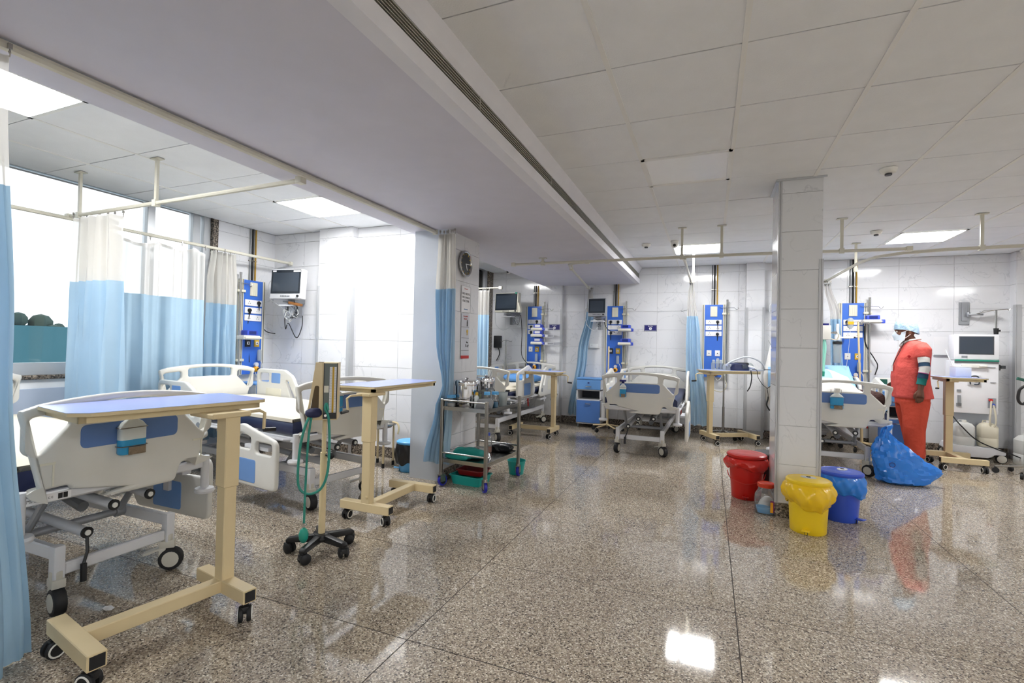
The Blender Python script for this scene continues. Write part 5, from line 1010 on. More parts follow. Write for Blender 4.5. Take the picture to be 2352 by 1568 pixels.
part(ps, 'sheet', MB().prism(rrect(-.10, .10, -.135, .135, .012), -.004, 0, 'Y').mesh('sheet', 'poster_white', smooth=False)); part(ps, 'rim_line', MB().tube([(x, -.0045, z) for x, z in rrect(-.097, .097, -.132, .132, .012)], .0012, 4, True).mesh('rim_line', 'grey_plastic'))
for s_, z, sz, c_ in (('ONE NEEDLE,', .055, .030, 'ink_black'), ('ONE SYRINGE,', .018, .026, 'ink_black'), ('ONE TIME.', -.018, .032, 'ink_black'), ('Be Aware', .105, .018, 'ink_red'), ('Safe injections', -.10, .014, 'ink_blue')): part(ps, 'lettering', text_mesh('lettering', s_, sz, c_), (0, -.0045, z), (PI/2, 0, 0))
pw = thing('waste_poster', 'tall grey waste sorting poster with red foot on the pillar', 'poster', (-2.288, 4.36, 1.37), PI/2)
part(pw, 'sheet', MB().bx(-.085, .085, -.004, 0, -.225, .225).mesh('sheet', 'poster_grey', smooth=False)); part(pw, 'red_foot', MB().bx(-.085, .085, -.006, -.003, -.225, -.195).mesh('red_foot', 'poster_red', smooth=False))
for z in (.09, -.02, -.145): part(pw, 'rule', MB().bx(-.08, .08, -.0055, -.0035, z, z+.0025).mesh('rule', 'ink_black', smooth=False))
part(pw, 'bottle_icon', MB().bx(.03, .048, -.0055, -.0035, .10, .15).bx(.034, .044, -.0055, -.0035, .15, .165).mesh('bottle_icon', 'ink_black', smooth=False)); part(pw, 'lamp_icon', MB().cyl((.04, -.0035, .05), (.04, -.0055, .05), .018).bx(.032, .048, -.0055, -.0035, .01, .035).mesh('lamp_icon', 'plate_yellow')); m_ = MB()
for k in range(3): a = PI/2+k*2*PI/3; m_.prism([(.04+.03*math.cos(a+d)*r, -.085+.03*math.sin(a+d)*r) for d, r in ((-.7, 1), (.3, 1.15), (.7, .8), (.3, .55), (-.7, .55))], -.0055, -.0035)
part(pw, 'recycling_icon', m_.mesh('recycling_icon', 'ink_black', smooth=False), kind='stuff'); part(pw, 'lettering', text_mesh('lettering', 'Recyclable', .022, 'ink_red'), (0, -.0045, .20), (PI/2, 0, 0)); part(pw, 'lettering', text_mesh('lettering', 'WASTE', .022, 'ink_red'), (0, -.0045, .172), (PI/2, 0, 0))
# ceiling devices
def dome(name, label, cat, x, y, kind):
    t = thing(name, label, cat, (x, y, CEIL), 0)
    if kind == 's':
        part(t, 'base', M('sdb', lambda: MB().lathe([(.055, 0), (.055, -.012), (.045, -.03), (.03, -.035), (.001, -.036)], 20).mesh('base', 'white_plastic'))); part(t, 'sensor', M('sds', lambda: MB().cyl((0, 0, -.034), (0, 0, -.048), .022).mesh('sensor', 'dark_grey')))
    else:
        part(t, 'housing', M('cch', lambda: MB().cyl((0, 0, 0), (0, 0, -.03), .05, .045).ball((0, -.01, -.045), .042, 16, 10).mesh('housing', 'white_plastic'))); part(t, 'lens', M('ccl', lambda: MB().cyl((0, -.04, -.055), (0, -.056, -.062), .018).mesh('lens', 'black_plastic')))
dome('smoke_detector', 'smoke detector on the ceiling near the end of the air vent', 'smoke detector', -.77, 6.36, 's'); dome('smoke_detector', 'smoke detector on the ceiling right of the column', 'smoke detector', 1.66, 6.38, 's'); dome('sprinkler_plate', 'flat round ceiling plate above the hall right of the column', 'ceiling plate', 1.18, 4.27, 's')
dome('dome_camera', 'dome camera beside the middle ceiling light', 'camera', -.42, 6.28, 'c'); dome('dome_camera', 'dome camera in the far alcove corner', 'camera', -3.22, 7.70, 'c'); dome('dome_camera', 'dome camera high in the right corner of the back wall', 'camera', 3.60, 7.95, 'c')
# wall fittings
wbk = thing('monitor_bracket', 'empty steel monitor bracket on the wall above the dialysis machine', 'bracket', (3.10, YB-.008, 1.85)); part(wbk, 'back_plate', MB().bx(-.055, .055, -.015, 0, -.15, .15).bx(-.028, .028, -.03, 0, -.10, .14).mesh('back_plate', 'alu_grey', bevel=.003, seg=1)); part(wbk, 'arm', MB().box((.09, -.09, -.02), (.14, .05, .022), Matrix.Rotation(-.3, 3, 'Z')).cyl((.03, -.05, -.05), (.03, -.05, .01), .02).mesh('arm', 'alu_grey', bevel=.003)); part(wbk, 'mount_plate', MB().box((.17, -.13, .01), (.16, .10, .008), Matrix.Rotation(-.25, 3, 'Y')).mesh('mount_plate', 'steel_dull', smooth=False))
wn = thing('wall_notice', 'sheet of paper on the wall left of the dialysis machine', 'paper', (2.86, YB-.009, 1.42)); part(wn, 'sheet', MB().bx(-.075, .075, -.003, 0, -.12, .12).mesh('sheet', 'paper', smooth=False)); part(wn, 'shelf_edge', MB().bx(-.08, .08, -.03, 0, -.13, -.122).mesh('shelf_edge', 'grey_metal', smooth=False))
sw = thing('wall_socket', 'small white wall socket left of the middle monitor', 'socket', (-1.83, YB-.008, 1.33)); part(sw, 'plate', MB().bx(-.07, .07, -.01, 0, -.035, .035).mesh('plate', 'wall_white', bevel=.003)); part(sw, 'holes', MB().box((-.03, -.0105, .01), (.008, .003, .01)).mesh('holes', 'dark_grey', smooth=False)); part(sw, 'ledge', MB().bx(-.10, .10, -.02, 0, -.045, -.038).mesh('ledge', 'grey_metal', smooth=False))
ws2 = thing('wall_socket', 'white socket with black plug low on the far alcove corner', 'socket', (-2.44, YA-.008, .40)); part(ws2, 'plate', MB().bx(-.04, .04, -.012, 0, -.12, .12).mesh('plate', 'wall_white', bevel=.003)); part(ws2, 'plug', MB().cyl((0, -.012, .08), (0, -.05, .08), .022).mesh('plug', 'black_plastic'))
# ================================================================== DRIP STANDS
def drip_stand(label, loc, H, mt, base='star', hooks=True, lean=0.):
    t = thing('drip_stand', label, 'drip stand', loc)
    part(t, 'pole', MB().cyl((0, 0, .08), (lean, 0, H), .012).cyl((0, 0, .08), (lean*.4, 0, H*.5), .017).mesh('pole', mt))
    for k in range(5 if base == 'star' else 4):
        a = 2*PI*k/(5 if base == 'star' else 4)+.4
        part(t, 'foot', M(('dsf', mt), lambda: MB().tube([(0, 0, .11), (.12, 0, .09), (.24, 0, .075)], .011, 8).mesh('foot', mt)), None, (0, 0, a))
        part(t, 'caster', M('dsc', lambda: MB().cyl((.235, 0, .045), (.235, 0, .075), .01).lathe([(.012, -.014), (.03, -.012), (.032, 0), (.03, .012), (.012, .014)], 14, (.235, 0, .032), 'Y').mesh('caster', 'black_rubber')), None, (0, 0, a))
    if hooks: part(t, 'hook_bar', MB().tube([(lean-.13, 0, H-.01), (lean-.12, 0, H-.035), (lean-.10, 0, H-.02), (lean, 0, H), (lean+.10, 0, H-.02), (lean+.12, 0, H-.035), (lean+.13, 0, H-.01)], .004, 6).mesh('hook_bar', 'steel'))
    return t
drip_stand('cream drip stand behind the middle back bed', (-1.46, 7.60, 0), 1.32, 'beige_metal', hooks=False); drip_stand('steel drip stand behind the breathing device table', (.20, 7.88, 0), .92, 'steel_dull', hooks=False)
drip_stand('cream drip stand with a bag of medicine behind the patient bed', (1.90, 7.80, 0), 1.72, 'beige_metal', lean=-.06)
ib = thing('infusion_bag', 'small infusion bottle hung behind the patient bed', 'infusion bag', (1.75, 7.78, 1.62)); part(ib, 'bag', MB().rings([(0, 0, 0, .012, .012), (0, 0, .03, .035, .02), (0, 0, .13, .035, .02), (0, 0, .15, .015, .012)], 14).mesh('bag', 'frosted')); part(ib, 'label_band', MB().bx(-.034, .034, -.022, -.019, .06, .10).mesh('label_band', 'reg_yellow', smooth=False)); part(ib, 'drip_line', MB().tube(catmull([(0, 0, 0), (-.02, 0, -.3), (-.06, 0, -.7)], 5), .003, 5).mesh('drip_line', 'cable_white'))
rs = drip_stand('steel drip stand with a black hose at the right edge', (3.18, 6.98, 0), 1.05, 'steel_dull', hooks=False); part(rs, 'hose', MB().tube(catmull([(-.02, -.03, .98), (-.07, -.03, .93), (-.08, -.03, .82), (-.04, -.03, .78), (0, -.03, .85), (.01, -.03, .95)], 6), .014, 8).mesh('hose', 'hose_black')); part(rs, 'clamp', MB().box((-.03, 0, 1.04), (.10, .03, .03), Matrix.Rotation(.3, 3, 'Y')).mesh('clamp', 'dark_teal', bevel=.004))
# round stool at the end of the near alcove
st = thing('round_stool', 'metal ring stool with cream legs behind the second bed', 'stool', (-3.19, 4.24, 0))
part(st, 'seat_ring', MB().tube([(.15*math.cos(q*PI/12), .13*math.sin(q*PI/12), .44) for q in range(24)], .016, 8, True).mesh('seat_ring', 'steel_dull')); part(st, 'basin', MB().lathe([(.03, .38), (.11, .40), (.135, .45), (.13, .452), (.1, .41), (.001, .39)], 22).mesh('basin', 'steel_dull'))
for sx in (-1, 1):
    for sy in (-1, 1): l = part(st, 'leg', M('stl', lambda: MB().cyl((0, 0, .03), (0, 0, .44), .011).mesh('leg', 'beige_metal')), (sx*.10, sy*.085, 0)); part(l, 'foot_cap', M('stf', lambda: MB().cyl((0, 0, 0), (0, 0, .045), .015).mesh('foot_cap', 'black_rubber')))
part(st, 'curved_tube', MB().tube(catmull([(.13, .02, .46), (.19, .02, .45), (.21, .02, .40), (.20, .02, .34)], 5), .010, 8).mesh('curved_tube', 'beige_metal'))
# ================================================================== BREATHING DEVICE ON ITS TABLE
TZ = 1.02
bd = thing('breathing_device', 'dark blue breathing device with coiled grey hose and mask on the table', 'breathing device', (.36, 7.50, TZ), math.radians(28))
part(bd, 'housing', MB().rings([(0, 0, 0, .15, .085, 4), (0, 0, .04, .15, .085, 4), (0, 0, .09, .125, .07, 3.5), (0, 0, .105, .09, .05, 3)], 24).mesh('housing', 'navy_vinyl')); part(bd, 'top_cover', MB().bx(-.02, .14, -.06, .06, .06, .112).mesh('top_cover', 'black_plastic', bevel=.018)); part(bd, 'front_window', MB().bx(.02, .11, -.091, -.06, .025, .085).mesh('front_window', 'screen_grey', bevel=.01)); part(bd, 'water_chamber', MB().rings([(-.14, 0, .0, .07, .065, 4), (-.14, 0, .06, .065, .06, 4), (-.13, 0, .085, .045, .05, 3)], 18).mesh('water_chamber', 'frosted'))
part(bd, 'hose', MB().tube(catmull([(-.14, -.04, .05), (-.19, -.06, .08), (-.08, -.10, .15), (.10, -.10, .19), (.30, -.08, .12), (.38, -.04, .02), (.33, -.06, .012), (.22, -.12, .012), (.1, -.16, .014)], 7), .012, 8).mesh('hose', 'hose_grey')); part(bd, 'mask', MB().rings([(.20, 0, .0, .05, .045), (.20, 0, .04, .055, .045), (.19, 0, .09, .03, .03), (.18, 0, .11, .012, .012)], 16).mesh('mask', 'frosted')); part(bd, 'elbow', MB().tube([(.12, -.05, .06), (.17, -.06, .05), (.21, -.06, .04)], .018, 8).mesh('elbow', 'white_plastic'))
part(bd, 'head_strap', MB().tube(catmull([(.12, -.15, .02), (.14, -.235, .015), (.15, -.25, -.08), (.22, -.25, -.18), (.28, -.25, -.23), (.30, -.25, -.35), (.28, -.25, -.45), (.33, -.25, -.53)], 6), [.004]*30+[.010]*13, 6).mesh('head_strap', 'black_rubber')); part(bd, 'strap_loop', MB().tube(catmull([(.28, -.25, -.23), (.36, -.25, -.17), (.40, -.245, -.06), (.39, -.235, .015), (.33, -.1, .02)], 6), .005, 6).mesh('strap_loop', 'black_rubber')); part(bd, 'strap_tail', MB().tube(catmull([(.05, -.24, .012), (.06, -.25, -.08), (.04, -.25, -.20), (.0, -.25, -.27)], 6), .007, 6).mesh('strap_tail', 'black_rubber'))
tb = thing('test_tube_rack', 'small rack of clear tubes on the left of the device table', 'rack', (.10, 7.44, TZ), .1); part(tb, 'rack', MB().bx(-.075, .075, -.03, .03, 0, .012).bx(-.075, .075, -.03, .03, .09, .10).bx(-.075, -.069, -.03, .03, 0, .10).bx(.069, .075, -.03, .03, 0, .10).mesh('rack', 'frosted', smooth=False))
for k in range(3): part(tb, 'bulb', M('ttb', lambda: MB().lathe([(.018, .012), (.02, .03), (.02, .13), (.012, .14), (.001, .14)], 12).mesh('bulb', 'frosted')), (-.048+.048*k, 0, 0))
dc = thing('device_cables', 'cream suction hose looping under the device table', 'hose', (.12, 7.95, .80)); part(dc, 'hose', MB().tube(catmull([(-.12, 0, .12), (-.14, 0, .0), (-.05, 0, -.1), (.06, 0, -.12), (.12, 0, -.03), (.09, 0, .08)], 6), .008, 6).mesh('hose', 'jug_cream'))
# items behind the column
vt = thing('breathing_circuit', 'white plastic bag with blue print hanging left of the column', 'bag', (.80, 7.72, 0)); part(vt, 'bag', MB().rings([(0, 0, .55, .03, .02), (0, 0, .62, .06, .035), (-.02, 0, .95, .075, .045), (0, 0, 1.25, .04, .025), (.0, 0, 1.38, .012, .012)], 16).mesh('bag', 'sheet_white')); part(vt, 'print', MB().bx(-.04, .03, -.052, -.044, .80, 1.08).mesh('print', 'sheet_pale', bevel=.003)); part(vt, 'hose', MB().tube(catmull([(.03, 0, 1.45), (.06, 0, 1.3), (.07, 0, 1.15), (.10, 0, 1.05)], 5), .02, 8).mesh('hose', 'hose_mint')); part(vt, 'hook', MB().cyl((0, 0, 1.38), (0, .36, 1.46), .005).mesh('hook', 'steel'))
em = thing('patient_monitor', 'monitor seen edge-on beside the column', 'monitor', (.90, 7.75, 1.965), 0, 'wall-mounted patient monitors'); part(em, 'casing', MB().bx(-.075, .07, -.16, .16, -.11, .11).mesh('casing', 'white_metal', bevel=.01)); part(em, 'bezel', MB().bx(-.083, -.073, -.16, .16, -.115, .115).mesh('bezel', 'black_plastic', smooth=False)); part(em, 'side_lead', MB().tube(catmull([(-.05, -.17, 0), (-.13, -.18, -.02), (-.14, -.18, -.12), (-.08, -.18, -.2), (-.16, -.18, -.32)], 6), .006, 6).mesh('side_lead', 'hose_grey')); part(em, 'wall_bracket', MB().bx(-.02, .02, .16, .44, -.03, .03).mesh('wall_bracket', 'alu_grey', smooth=False))
vn = thing('oxygen_blender', 'white breathing unit box with mint hose right of the column', 'breathing unit', (1.28, 7.2, 1.455)); part(vn, 'casing', MB().bx(-.12, .12, -.08, .08, 0, .18).mesh('casing', 'white_plastic', bevel=.008)); part(vn, 'display', MB().bx(.02, .10, -.06, .0, .18, .205).mesh('display', 'navy_sign', bevel=.004)); part(vn, 'connector', MB().cyl((.12, 0, .09), (.20, 0, .09), .011).cyl((.16, 0, .09), (.19, 0, .09), .018).mesh('connector', 'steel')); part(vn, 'hose', MB().tube(catmull([(.05, -.05, 0), (.055, -.06, -.12), (.04, -.07, -.3), (.035, -.08, -.44)], 6), .021, 10).mesh('hose', 'hose_mint')); part(vn, 'elbow', MB().cyl((.035, -.08, -.40), (.03, -.085, -.46), .024).mesh('elbow', 'dial_teal')); part(vn, 'stand', MB().cyl((-.48, .05, -1.455), (-.48, .05, .09), .012).cyl((-.48, .05, .08), (-.1, .0, .08), .012).lathe([(.09, -1.455), (.09, -1.435), (.02, -1.41), (.001, -1.41)], 18, (-.48, .05, 0)).mesh('stand', 'white_metal')); part(vn, 'side_tube', MB().tube(catmull([(.12, 0, .02), (.19, 0, .0), (.22, 0, .06), (.20, 0, .09)], 5), .007, 6).mesh('side_tube', 'jug_cream'))
sj = thing('suction_canister', 'clear suction canister with black lid behind the patient bed', 'canister', (1.57, 7.62, 1.16)); part(sj, 'canister', MB().lathe([(.035, 0), (.04, .01), (.045, .25), (.001, .25)], 18).mesh('canister', 'frosted')); part(sj, 'lid', MB().lathe([(.055, .25), (.055, .285), (.001, .29)], 18).mesh('lid', 'black_plastic')); part(sj, 'regulator', MB().bx(-.03, .03, -.03, .03, .30, .37).cyl((0, 0, .37), (0, 0, .52), .018).mesh('regulator', 'white_metal', bevel=.004)); part(sj, 'mount_arm', MB().bx(.03, .20, -.008, .008, .33, .35).bx(.18, .20, -.008, .5, .33, .35).mesh('mount_arm', 'white_metal', smooth=False))
# ================================================================== DIALYSIS MACHINE
dm = thing('dialysis_machine', 'tall white dialysis machine with dark screen and teal strip', 'dialysis machine', (3.06, 7.86, 0), math.radians(-4))
part(dm, 'cabinet', MB().bx(-.215, .215, -.12, .16, .58, 1.23).mesh('cabinet', 'dial_white', bevel=.012)); part(dm, 'screen_unit', MB().bx(-.215, .215, -.13, .05, 1.245, 1.56).mesh('screen_unit', 'dial_white', bevel=.014)); part(dm, 'screen', MB().bx(-.155, .155, -.134, -.128, 1.32, 1.525).mesh('screen', 'screen_grey', smooth=False)); part(dm, 'screen_rim', MB().bx(-.165, .165, -.132, -.127, 1.31, 1.535).mesh('screen_rim', 'dark_grey', smooth=False)); part(dm, 'teal_strip', MB().bx(-.205, .21, -.145, -.12, 1.225, 1.243).mesh('teal_strip', 'dial_teal', bevel=.004)); part(dm, 'button_plate', MB().bx(-.14, -.085, -.134, -.128, 1.265, 1.292).mesh('button_plate', 'grey_plastic', smooth=False))
part(dm, 'syringe_driver', MB().bx(-.14, .10, -.15, -.118, 1.145, 1.19).cyl((.02, -.15, 1.168), (.09, -.15, 1.168), .014).mesh('syringe_driver', 'white_plastic', bevel=.005)); part(dm, 'painted_shadow', MB().bx(-.205, .21, -.122, -.118, 1.20, 1.225).mesh('painted_shadow', 'grey_plastic', smooth=False))  # the flat grey strip is the shadow under the teal strip, painted on
bpump = part(dm, 'blood_pump', MB().bx(-.08, .045, -.135, -.118, .93, 1.06).mesh('blood_pump', 'white_metal', bevel=.012)); part(bpump, 'pump_tube', MB().tube(catmull([(-.055, -.14, .94), (-.06, -.14, 1.02), (-.02, -.14, 1.045), (.02, -.14, 1.03), (.025, -.14, .95), (-.02, -.14, .94)], 6), .007, 6).mesh('pump_tube', 'screen_grey')); part(bpump, 'pump_rotor', MB().box((-.02, -.14, .99), (.06, .012, .022), Matrix.Rotation(.5, 3, 'Y')).mesh('pump_rotor', 'grey_plastic', bevel=.004))
part(dm, 'drip_chamber', MB().cyl((-.16, -.135, .70), (-.16, -.135, .80), .016).bx(-.185, -.135, -.13, -.118, .66, .70).bx(-.18, -.14, -.13, -.118, .84, .87).mesh('drip_chamber', 'grey_plastic')); part(dm, 'tube_clip', MB().box((.14, -.125, 1.155), (.08, .012, .006)).box((.16, -.125, .97), (.05, .012, .006)).mesh('tube_clip', 'grey_plastic', smooth=False)); cpl = part(dm, 'coupling_plate', MB().bx(.115, .19, -.125, -.118, .66, .78).mesh('coupling_plate', 'grey_metal', smooth=False)); part(cpl, 'red_coupling', MB().cyl((.135, -.12, .755), (.135, -.155, .755), .017).mesh('red_coupling', 'red_plastic')); part(cpl, 'blue_coupling', MB().cyl((.155, -.12, .70), (.155, -.155, .70), .018).mesh('blue_coupling', 'blue_plastic'))
part(dm, 'coupling_hose', MB().tube(catmull([(.135, -.155, .75), (.125, -.17, .62), (.12, -.165, .50), (.13, -.15, .43)], 6), .009, 6).mesh('coupling_hose', 'jug_cream')); part(dm, 'coupling_hose', MB().tube(catmull([(.155, -.155, .70), (.17, -.17, .58), (.175, -.165, .48), (.16, -.15, .42)], 6), .009, 6).mesh('coupling_hose', 'jug_cream'))
part(dm, 'rear_column', MB().bx(-.20, .18, .06, .15, .16, .60).mesh('rear_column', 'panel_grey', bevel=.006)); part(dm, 'base', MB().prism(rpoly([(-.27, .10, .02), (-.15, .10, .03), (-.09, .055, .03), (.10, .055, .03), (.16, .10, .03), (.26, .10, .02), (.26, .14, .02), (.20, .175, .02), (-.24, .185, .02)], 4), -.20, .20).mesh('base', 'dial_white', bevel=.01))
for sx in (-1, 1):
    for sy in (-1, 1): w = part(dm, 'caster', M('dmc', lambda: MB().lathe([(.02, -.018), (.05, -.018), (.055, -.012), (.055, .012), (.05, .018), (.02, .018)], 20, (0, 0, .055), 'Y').mesh('caster', 'black_rubber')), (sx*.225, sy*.17, 0)); part(w, 'wheel_cover', M('dmw', lambda: MB().lathe([(.045, -.021), (.04, -.024), (.001, -.025)], 20, (0, 0, .055), 'Y').lathe([(.045, -.021), (.045, .021)], 20, (0, 0, .055), 'Y').mesh('wheel_cover', 'wheel_grey')))
ip = part(dm, 'drip_pole', MB().tube([(.245, 0, .62), (.245, 0, 1.28), (.245, .0, 1.34), (.225, 0, 1.40), (.225, 0, 1.87)], .011, 8).mesh('drip_pole', 'steel')); part(ip, 'pole_clamp', MB().cyl((.225, 0, 1.565), (.225, 0, 1.64), .022, .026).cyl((.24, 0, 1.61), (.265, 0, 1.61), .012).mesh('pole_clamp', 'black_plastic')); part(ip, 'pole_bracket', MB().bx(.225, .265, -.02, .02, 1.12, 1.19).bx(.265, .31, -.025, .02, 1.14, 1.18).mesh('pole_bracket', 'dark_grey', bevel=.004)); part(ip, 'hook_bar', MB().tube([(.07, 0, 1.85), (.085, 0, 1.84), (.11, 0, 1.862), (.225, 0, 1.868), (.33, 0, 1.875), (.345, 0, 1.86), (.355, 0, 1.88)], .004, 6).mesh('hook_bar', 'steel'))
part(dm, 'power_cable', MB().tube(catmull([(-.215, -.12, .53), (-.16, -.2, .43), (-.02, -.22, .27), (.16, -.22, .18), (.30, -.2, .13), (.44, -.17, .07)], 6), .007, 6).mesh('power_cable', 'hose_black'))
def jerrycan(label, loc, rz, w, d, h, mt, cap):
    t = thing('jerrycan', label, 'jerrycan', loc, rz, 'plastic jerrycans at the dialysis machine'); part(t, 'body', MB().rings([(0, 0, 0, w*.94, d*.94, 4), (0, 0, .015, w, d, 4), (0, 0, h*.35, w, d, 4), (0, 0, h*.37, w*.97, d*.97, 4), (0, 0, h*.4, w, d, 4), (0, 0, h*.82, w, d, 4), (0, 0, h*.95, w*.75, d*.8, 3), (0, 0, h, w*.4, d*.4)], 24).mesh('body', mt)); part(t, 'cap', MB().cyl((0, -.02, h), (0, -.02, h+.025), .022).mesh('cap', cap)); part(t, 'carry_handle', MB().tube([(-w*.5, .02, h*.95), (-w*.4, .02, h+.02), (w*.3, .02, h+.02), (w*.45, .02, h*.95)], .008, 6).mesh('carry_handle', mt)); return t
jerrycan('grey translucent jerrycan on the left of the dialysis base', (2.95, 7.78, .185), 0, .10, .085, .28, 'jug_clear', 'white_plastic'); jerrycan('cream jerrycan on the right of the dialysis base', (3.18, 7.77, .185), 0, .088, .085, .29, 'jug_cream', 'white_plastic'); jerrycan('large white jerrycan standing on the floor at the right edge', (3.56, 7.72, 0), .1, .13, .12, .36, 'jug_clear', 'white_plastic')
wbx = thing('small_analyser', 'white analyser box on the table beside the dialysis machine', 'box', (2.74, 7.30, 1.04), 0); part(wbx, 'casing', MB().bx(-.075, .075, -.07, .09, 0, .115).mesh('casing', 'panel_grey', bevel=.012)); part(wbx, 'lid', MB().bx(-.072, .072, -.065, .085, .115, .125).mesh('lid', 'white_plastic', bevel=.004)); part(wbx, 'cable', MB().tube(catmull([(-.03, .09, .1), (-.03, .2, .2), (.0, .4, .32)], 5), .005, 6).mesh('cable', 'hose_grey'))
cbx = thing('glucose_meter_box', 'white box with green window on the cabinet behind the man', 'box', (2.18, 7.93, .803)); part(cbx, 'casing', MB().bx(-.10, .10, -.06, .06, 0, .17).mesh('casing', 'white_plastic', bevel=.006)); part(cbx, 'window', MB().bx(-.07, .01, -.063, -.058, .09, .155).mesh('window', 'dark_teal', smooth=False))
# ================================================================== BEDDING
bundle('folded blue sheet at the head of the far alcove bed', (-2.88, 7.55, .705), .62, .42, .13, 'sheet_blue', 13); bundle('dark brown blanket hanging over the right side of the patient bed', (1.66, 6.62, .70), .24, .62, .17, 'blanket_brown', 17)
solo('paper_scrap', MB().grid(lambda u, v: (.05*u, .035*v, .004+.008*math.sin(5*u+3*v)**2), 4, 4).mesh('paper_scrap', 'paper'), 'small white paper scrap on the floor under the nearest bed', 'paper scrap', (-2.60, 1.40, 0))
# ================================================================== PEOPLE
def fuse(name, mb, matn, voxel=.008, smooth=6, fac=.5):
    """join overlapping volumes into one continuous skin"""
    me = bpy.data.meshes.new('tmp'); me.from_pydata(mb.v, [], mb.f)
    bm = bmesh.new(); bm.from_mesh(me); bmesh.ops.recalc_face_normals(bm, faces=bm.faces); bm.to_mesh(me); bm.free()
    ob = bpy.data.objects.new('tmp', me); COL.objects.link(ob)
    r = ob.modifiers.new('r', 'REMESH'); r.mode = 'VOXEL'; r.voxel_size = voxel
    s_ = ob.modifiers.new('s', 'SMOOTH'); s_.iterations = smooth; s_.factor = fac
    dg = bpy.context.evaluated_depsgraph_get(); out = bpy.data.meshes.new_from_object(ob.evaluated_get(dg))
    bpy.data.objects.remove(ob); bpy.data.meshes.remove(me)
    out.name = name; out.materials.clear(); out.materials.append(MATS[matn]); out.polygons.foreach_set('use_smooth', [True]*len(out.polygons)); return out
def head_shape(m_, dx=0., dz=0.):
    m_.rings([(.118+dx, 0, 1.462+dz, .032, .03), (.108+dx, 0, 1.478+dz, .062, .048), (.09+dx, 0, 1.51+dz, .088, .065), (.08+dx, 0, 1.545+dz, .10, .073), (.075+dx, 0, 1.58+dz, .103, .077), (.07+dx, 0, 1.62+dz, .105, .078), (.068+dx, 0, 1.66+dz, .098, .074), (.066+dx, 0, 1.69+dz, .078, .06), (.066+dx, 0, 1.712+dz, .042, .034)], 22)
    m_.ball((.178+dx, 0, 1.527+dz), .020, 10, 8, (1.0, .85, .9)); m_.tube([(.172+dx, 0, 1.565+dz), (.186+dx, 0, 1.535+dz)], [.009, .015], 8)
    m_.ball((.155+dx, 0, 1.578+dz), .03, 12, 8, (.7, 1.9, .5)); m_.ball((.165+dx, 0, 1.492+dz), .022, 10, 8, (.8, 1.4, .8)); m_.ball((.15+dx, 0, 1.472+dz), .024, 10, 8, (1, 1.2, .8))
    for s_ in (-1, 1): m_.ball((.055+dx, s_*.078, 1.545+dz), .032, 12, 8, (.62, .32, 1.05)); m_.ball((.14+dx, s_*.045, 1.535+dz), .026, 10, 8, (.8, .8, .9))
def hand_shape(m_, w, d, side, s=1., curl=.25, fwd=Vector((1, 0, 0))):
    """w wrist, d direction down the hand, palm facing the thigh; fingers of different lengths, each bent at two joints"""
    w = Vector(w); d = Vector(d).normalized(); f = (fwd-d*fwd.dot(d)).normalized(); inn = Vector((0, -side, 0))
    m_.tube([w-d*.03, w, w+d*.03*s, w+d*.07*s, w+d*.095*s], [.026, .026, .033, .037, .033], 10)
    for k in range(4): m_.ball(w+d*.088*s+f*(.030-.020*k), .0125, 8, 6)
    for k, ln in enumerate((.072, .082, .076, .058)):
        b = w+d*.088*s+f*(.030-.020*k); m1 = b+d*ln*.5*s+inn*.006; e = m1+(d*.85+inn*(.35+curl))*ln*.33*s; t_ = e+(d*.6+inn*(.55+curl))*ln*.28*s
        m_.tube([b, m1, e, t_], [.0105, .0098, .009, .0075], 8)
    b = w+d*.03*s+f*.026; m_.tube([b, b+d*.035+f*.022+inn*.004, b+d*.068+f*.026+inn*.012, b+d*.09+f*.022+inn*.016], [.015, .0125, .011, .008], 8)
man = thing('person', 'man in coral scrubs, light blue cap and white mask standing in profile', 'person', (2.25, 7.2, 0), PI)
m_ = MB(); head_shape(m_)
m_.tube([(.055, 0, 1.52), (.03, 0, 1.47), (.0, 0, 1.41)], [.056, .056, .068], 14)
m_.rings([(.0, 0, .80, .13, .15), (.02, 0, 1.0, .15, .15), (0, 0, 1.2, .14, .155), (-.02, 0, 1.36, .11, .16), (-.01, 0, 1.42, .06, .08)], 18)
for s_, sh, el, wr in ((1, (-.03, .175, 1.385), (-.035, .245, 1.13), (.005, .258, .895)), (-1, (-.05, -.175, 1.385), (-.03, -.25, 1.13), (.10, -.235, .95))):
    m_.tube([sh, (Vector(sh)+Vector(el))/2, el, (Vector(el)+Vector(wr))/2, wr], [.052, .048, .041, .037, .028], 12)
    hand_shape(m_, wr, (.03 if s_ > 0 else .5, 0, -1), s_, 1.0, .2)
for s_ in (-1, 1): m_.tube([(.0, s_*.09, .85), (.01, s_*.10, .48), (-.02, s_*.10, .10)], [.085, .06, .045], 12); m_.tube([(-.05, s_*.10, .05), (.13, s_*.105, .035)], [.04, .032], 10)
part(man, 'body', fuse('body', m_, 'skin_brown', .0065, 4))
m_ = MB().rings([(-.005, 0, .772, .198, .205), (.005, 0, .85, .192, .198), (.018, 0, .95, .188, .192), (.024, 0, 1.03, .186, .187), (.016, 0, 1.13, .18, .187), (.0, 0, 1.23, .17, .19), (-.018, 0, 1.32, .155, .20), (-.022, 0, 1.38, .132, .198), (-.012, 0, 1.425, .095, .15), (.008, 0, 1.455, .07, .085)], 26)
for s_, sh, e_ in ((1, (-.03, .13, 1.385), (-.035, .205, 1.25)), (-1, (-.04, -.14, 1.385), (-.05, -.22, 1.255))): m_.tube([sh, (Vector(sh)+Vector(e_))/2+Vector((-.01, s_*.022, .02)), e_], [.075, .08, .070], 16)
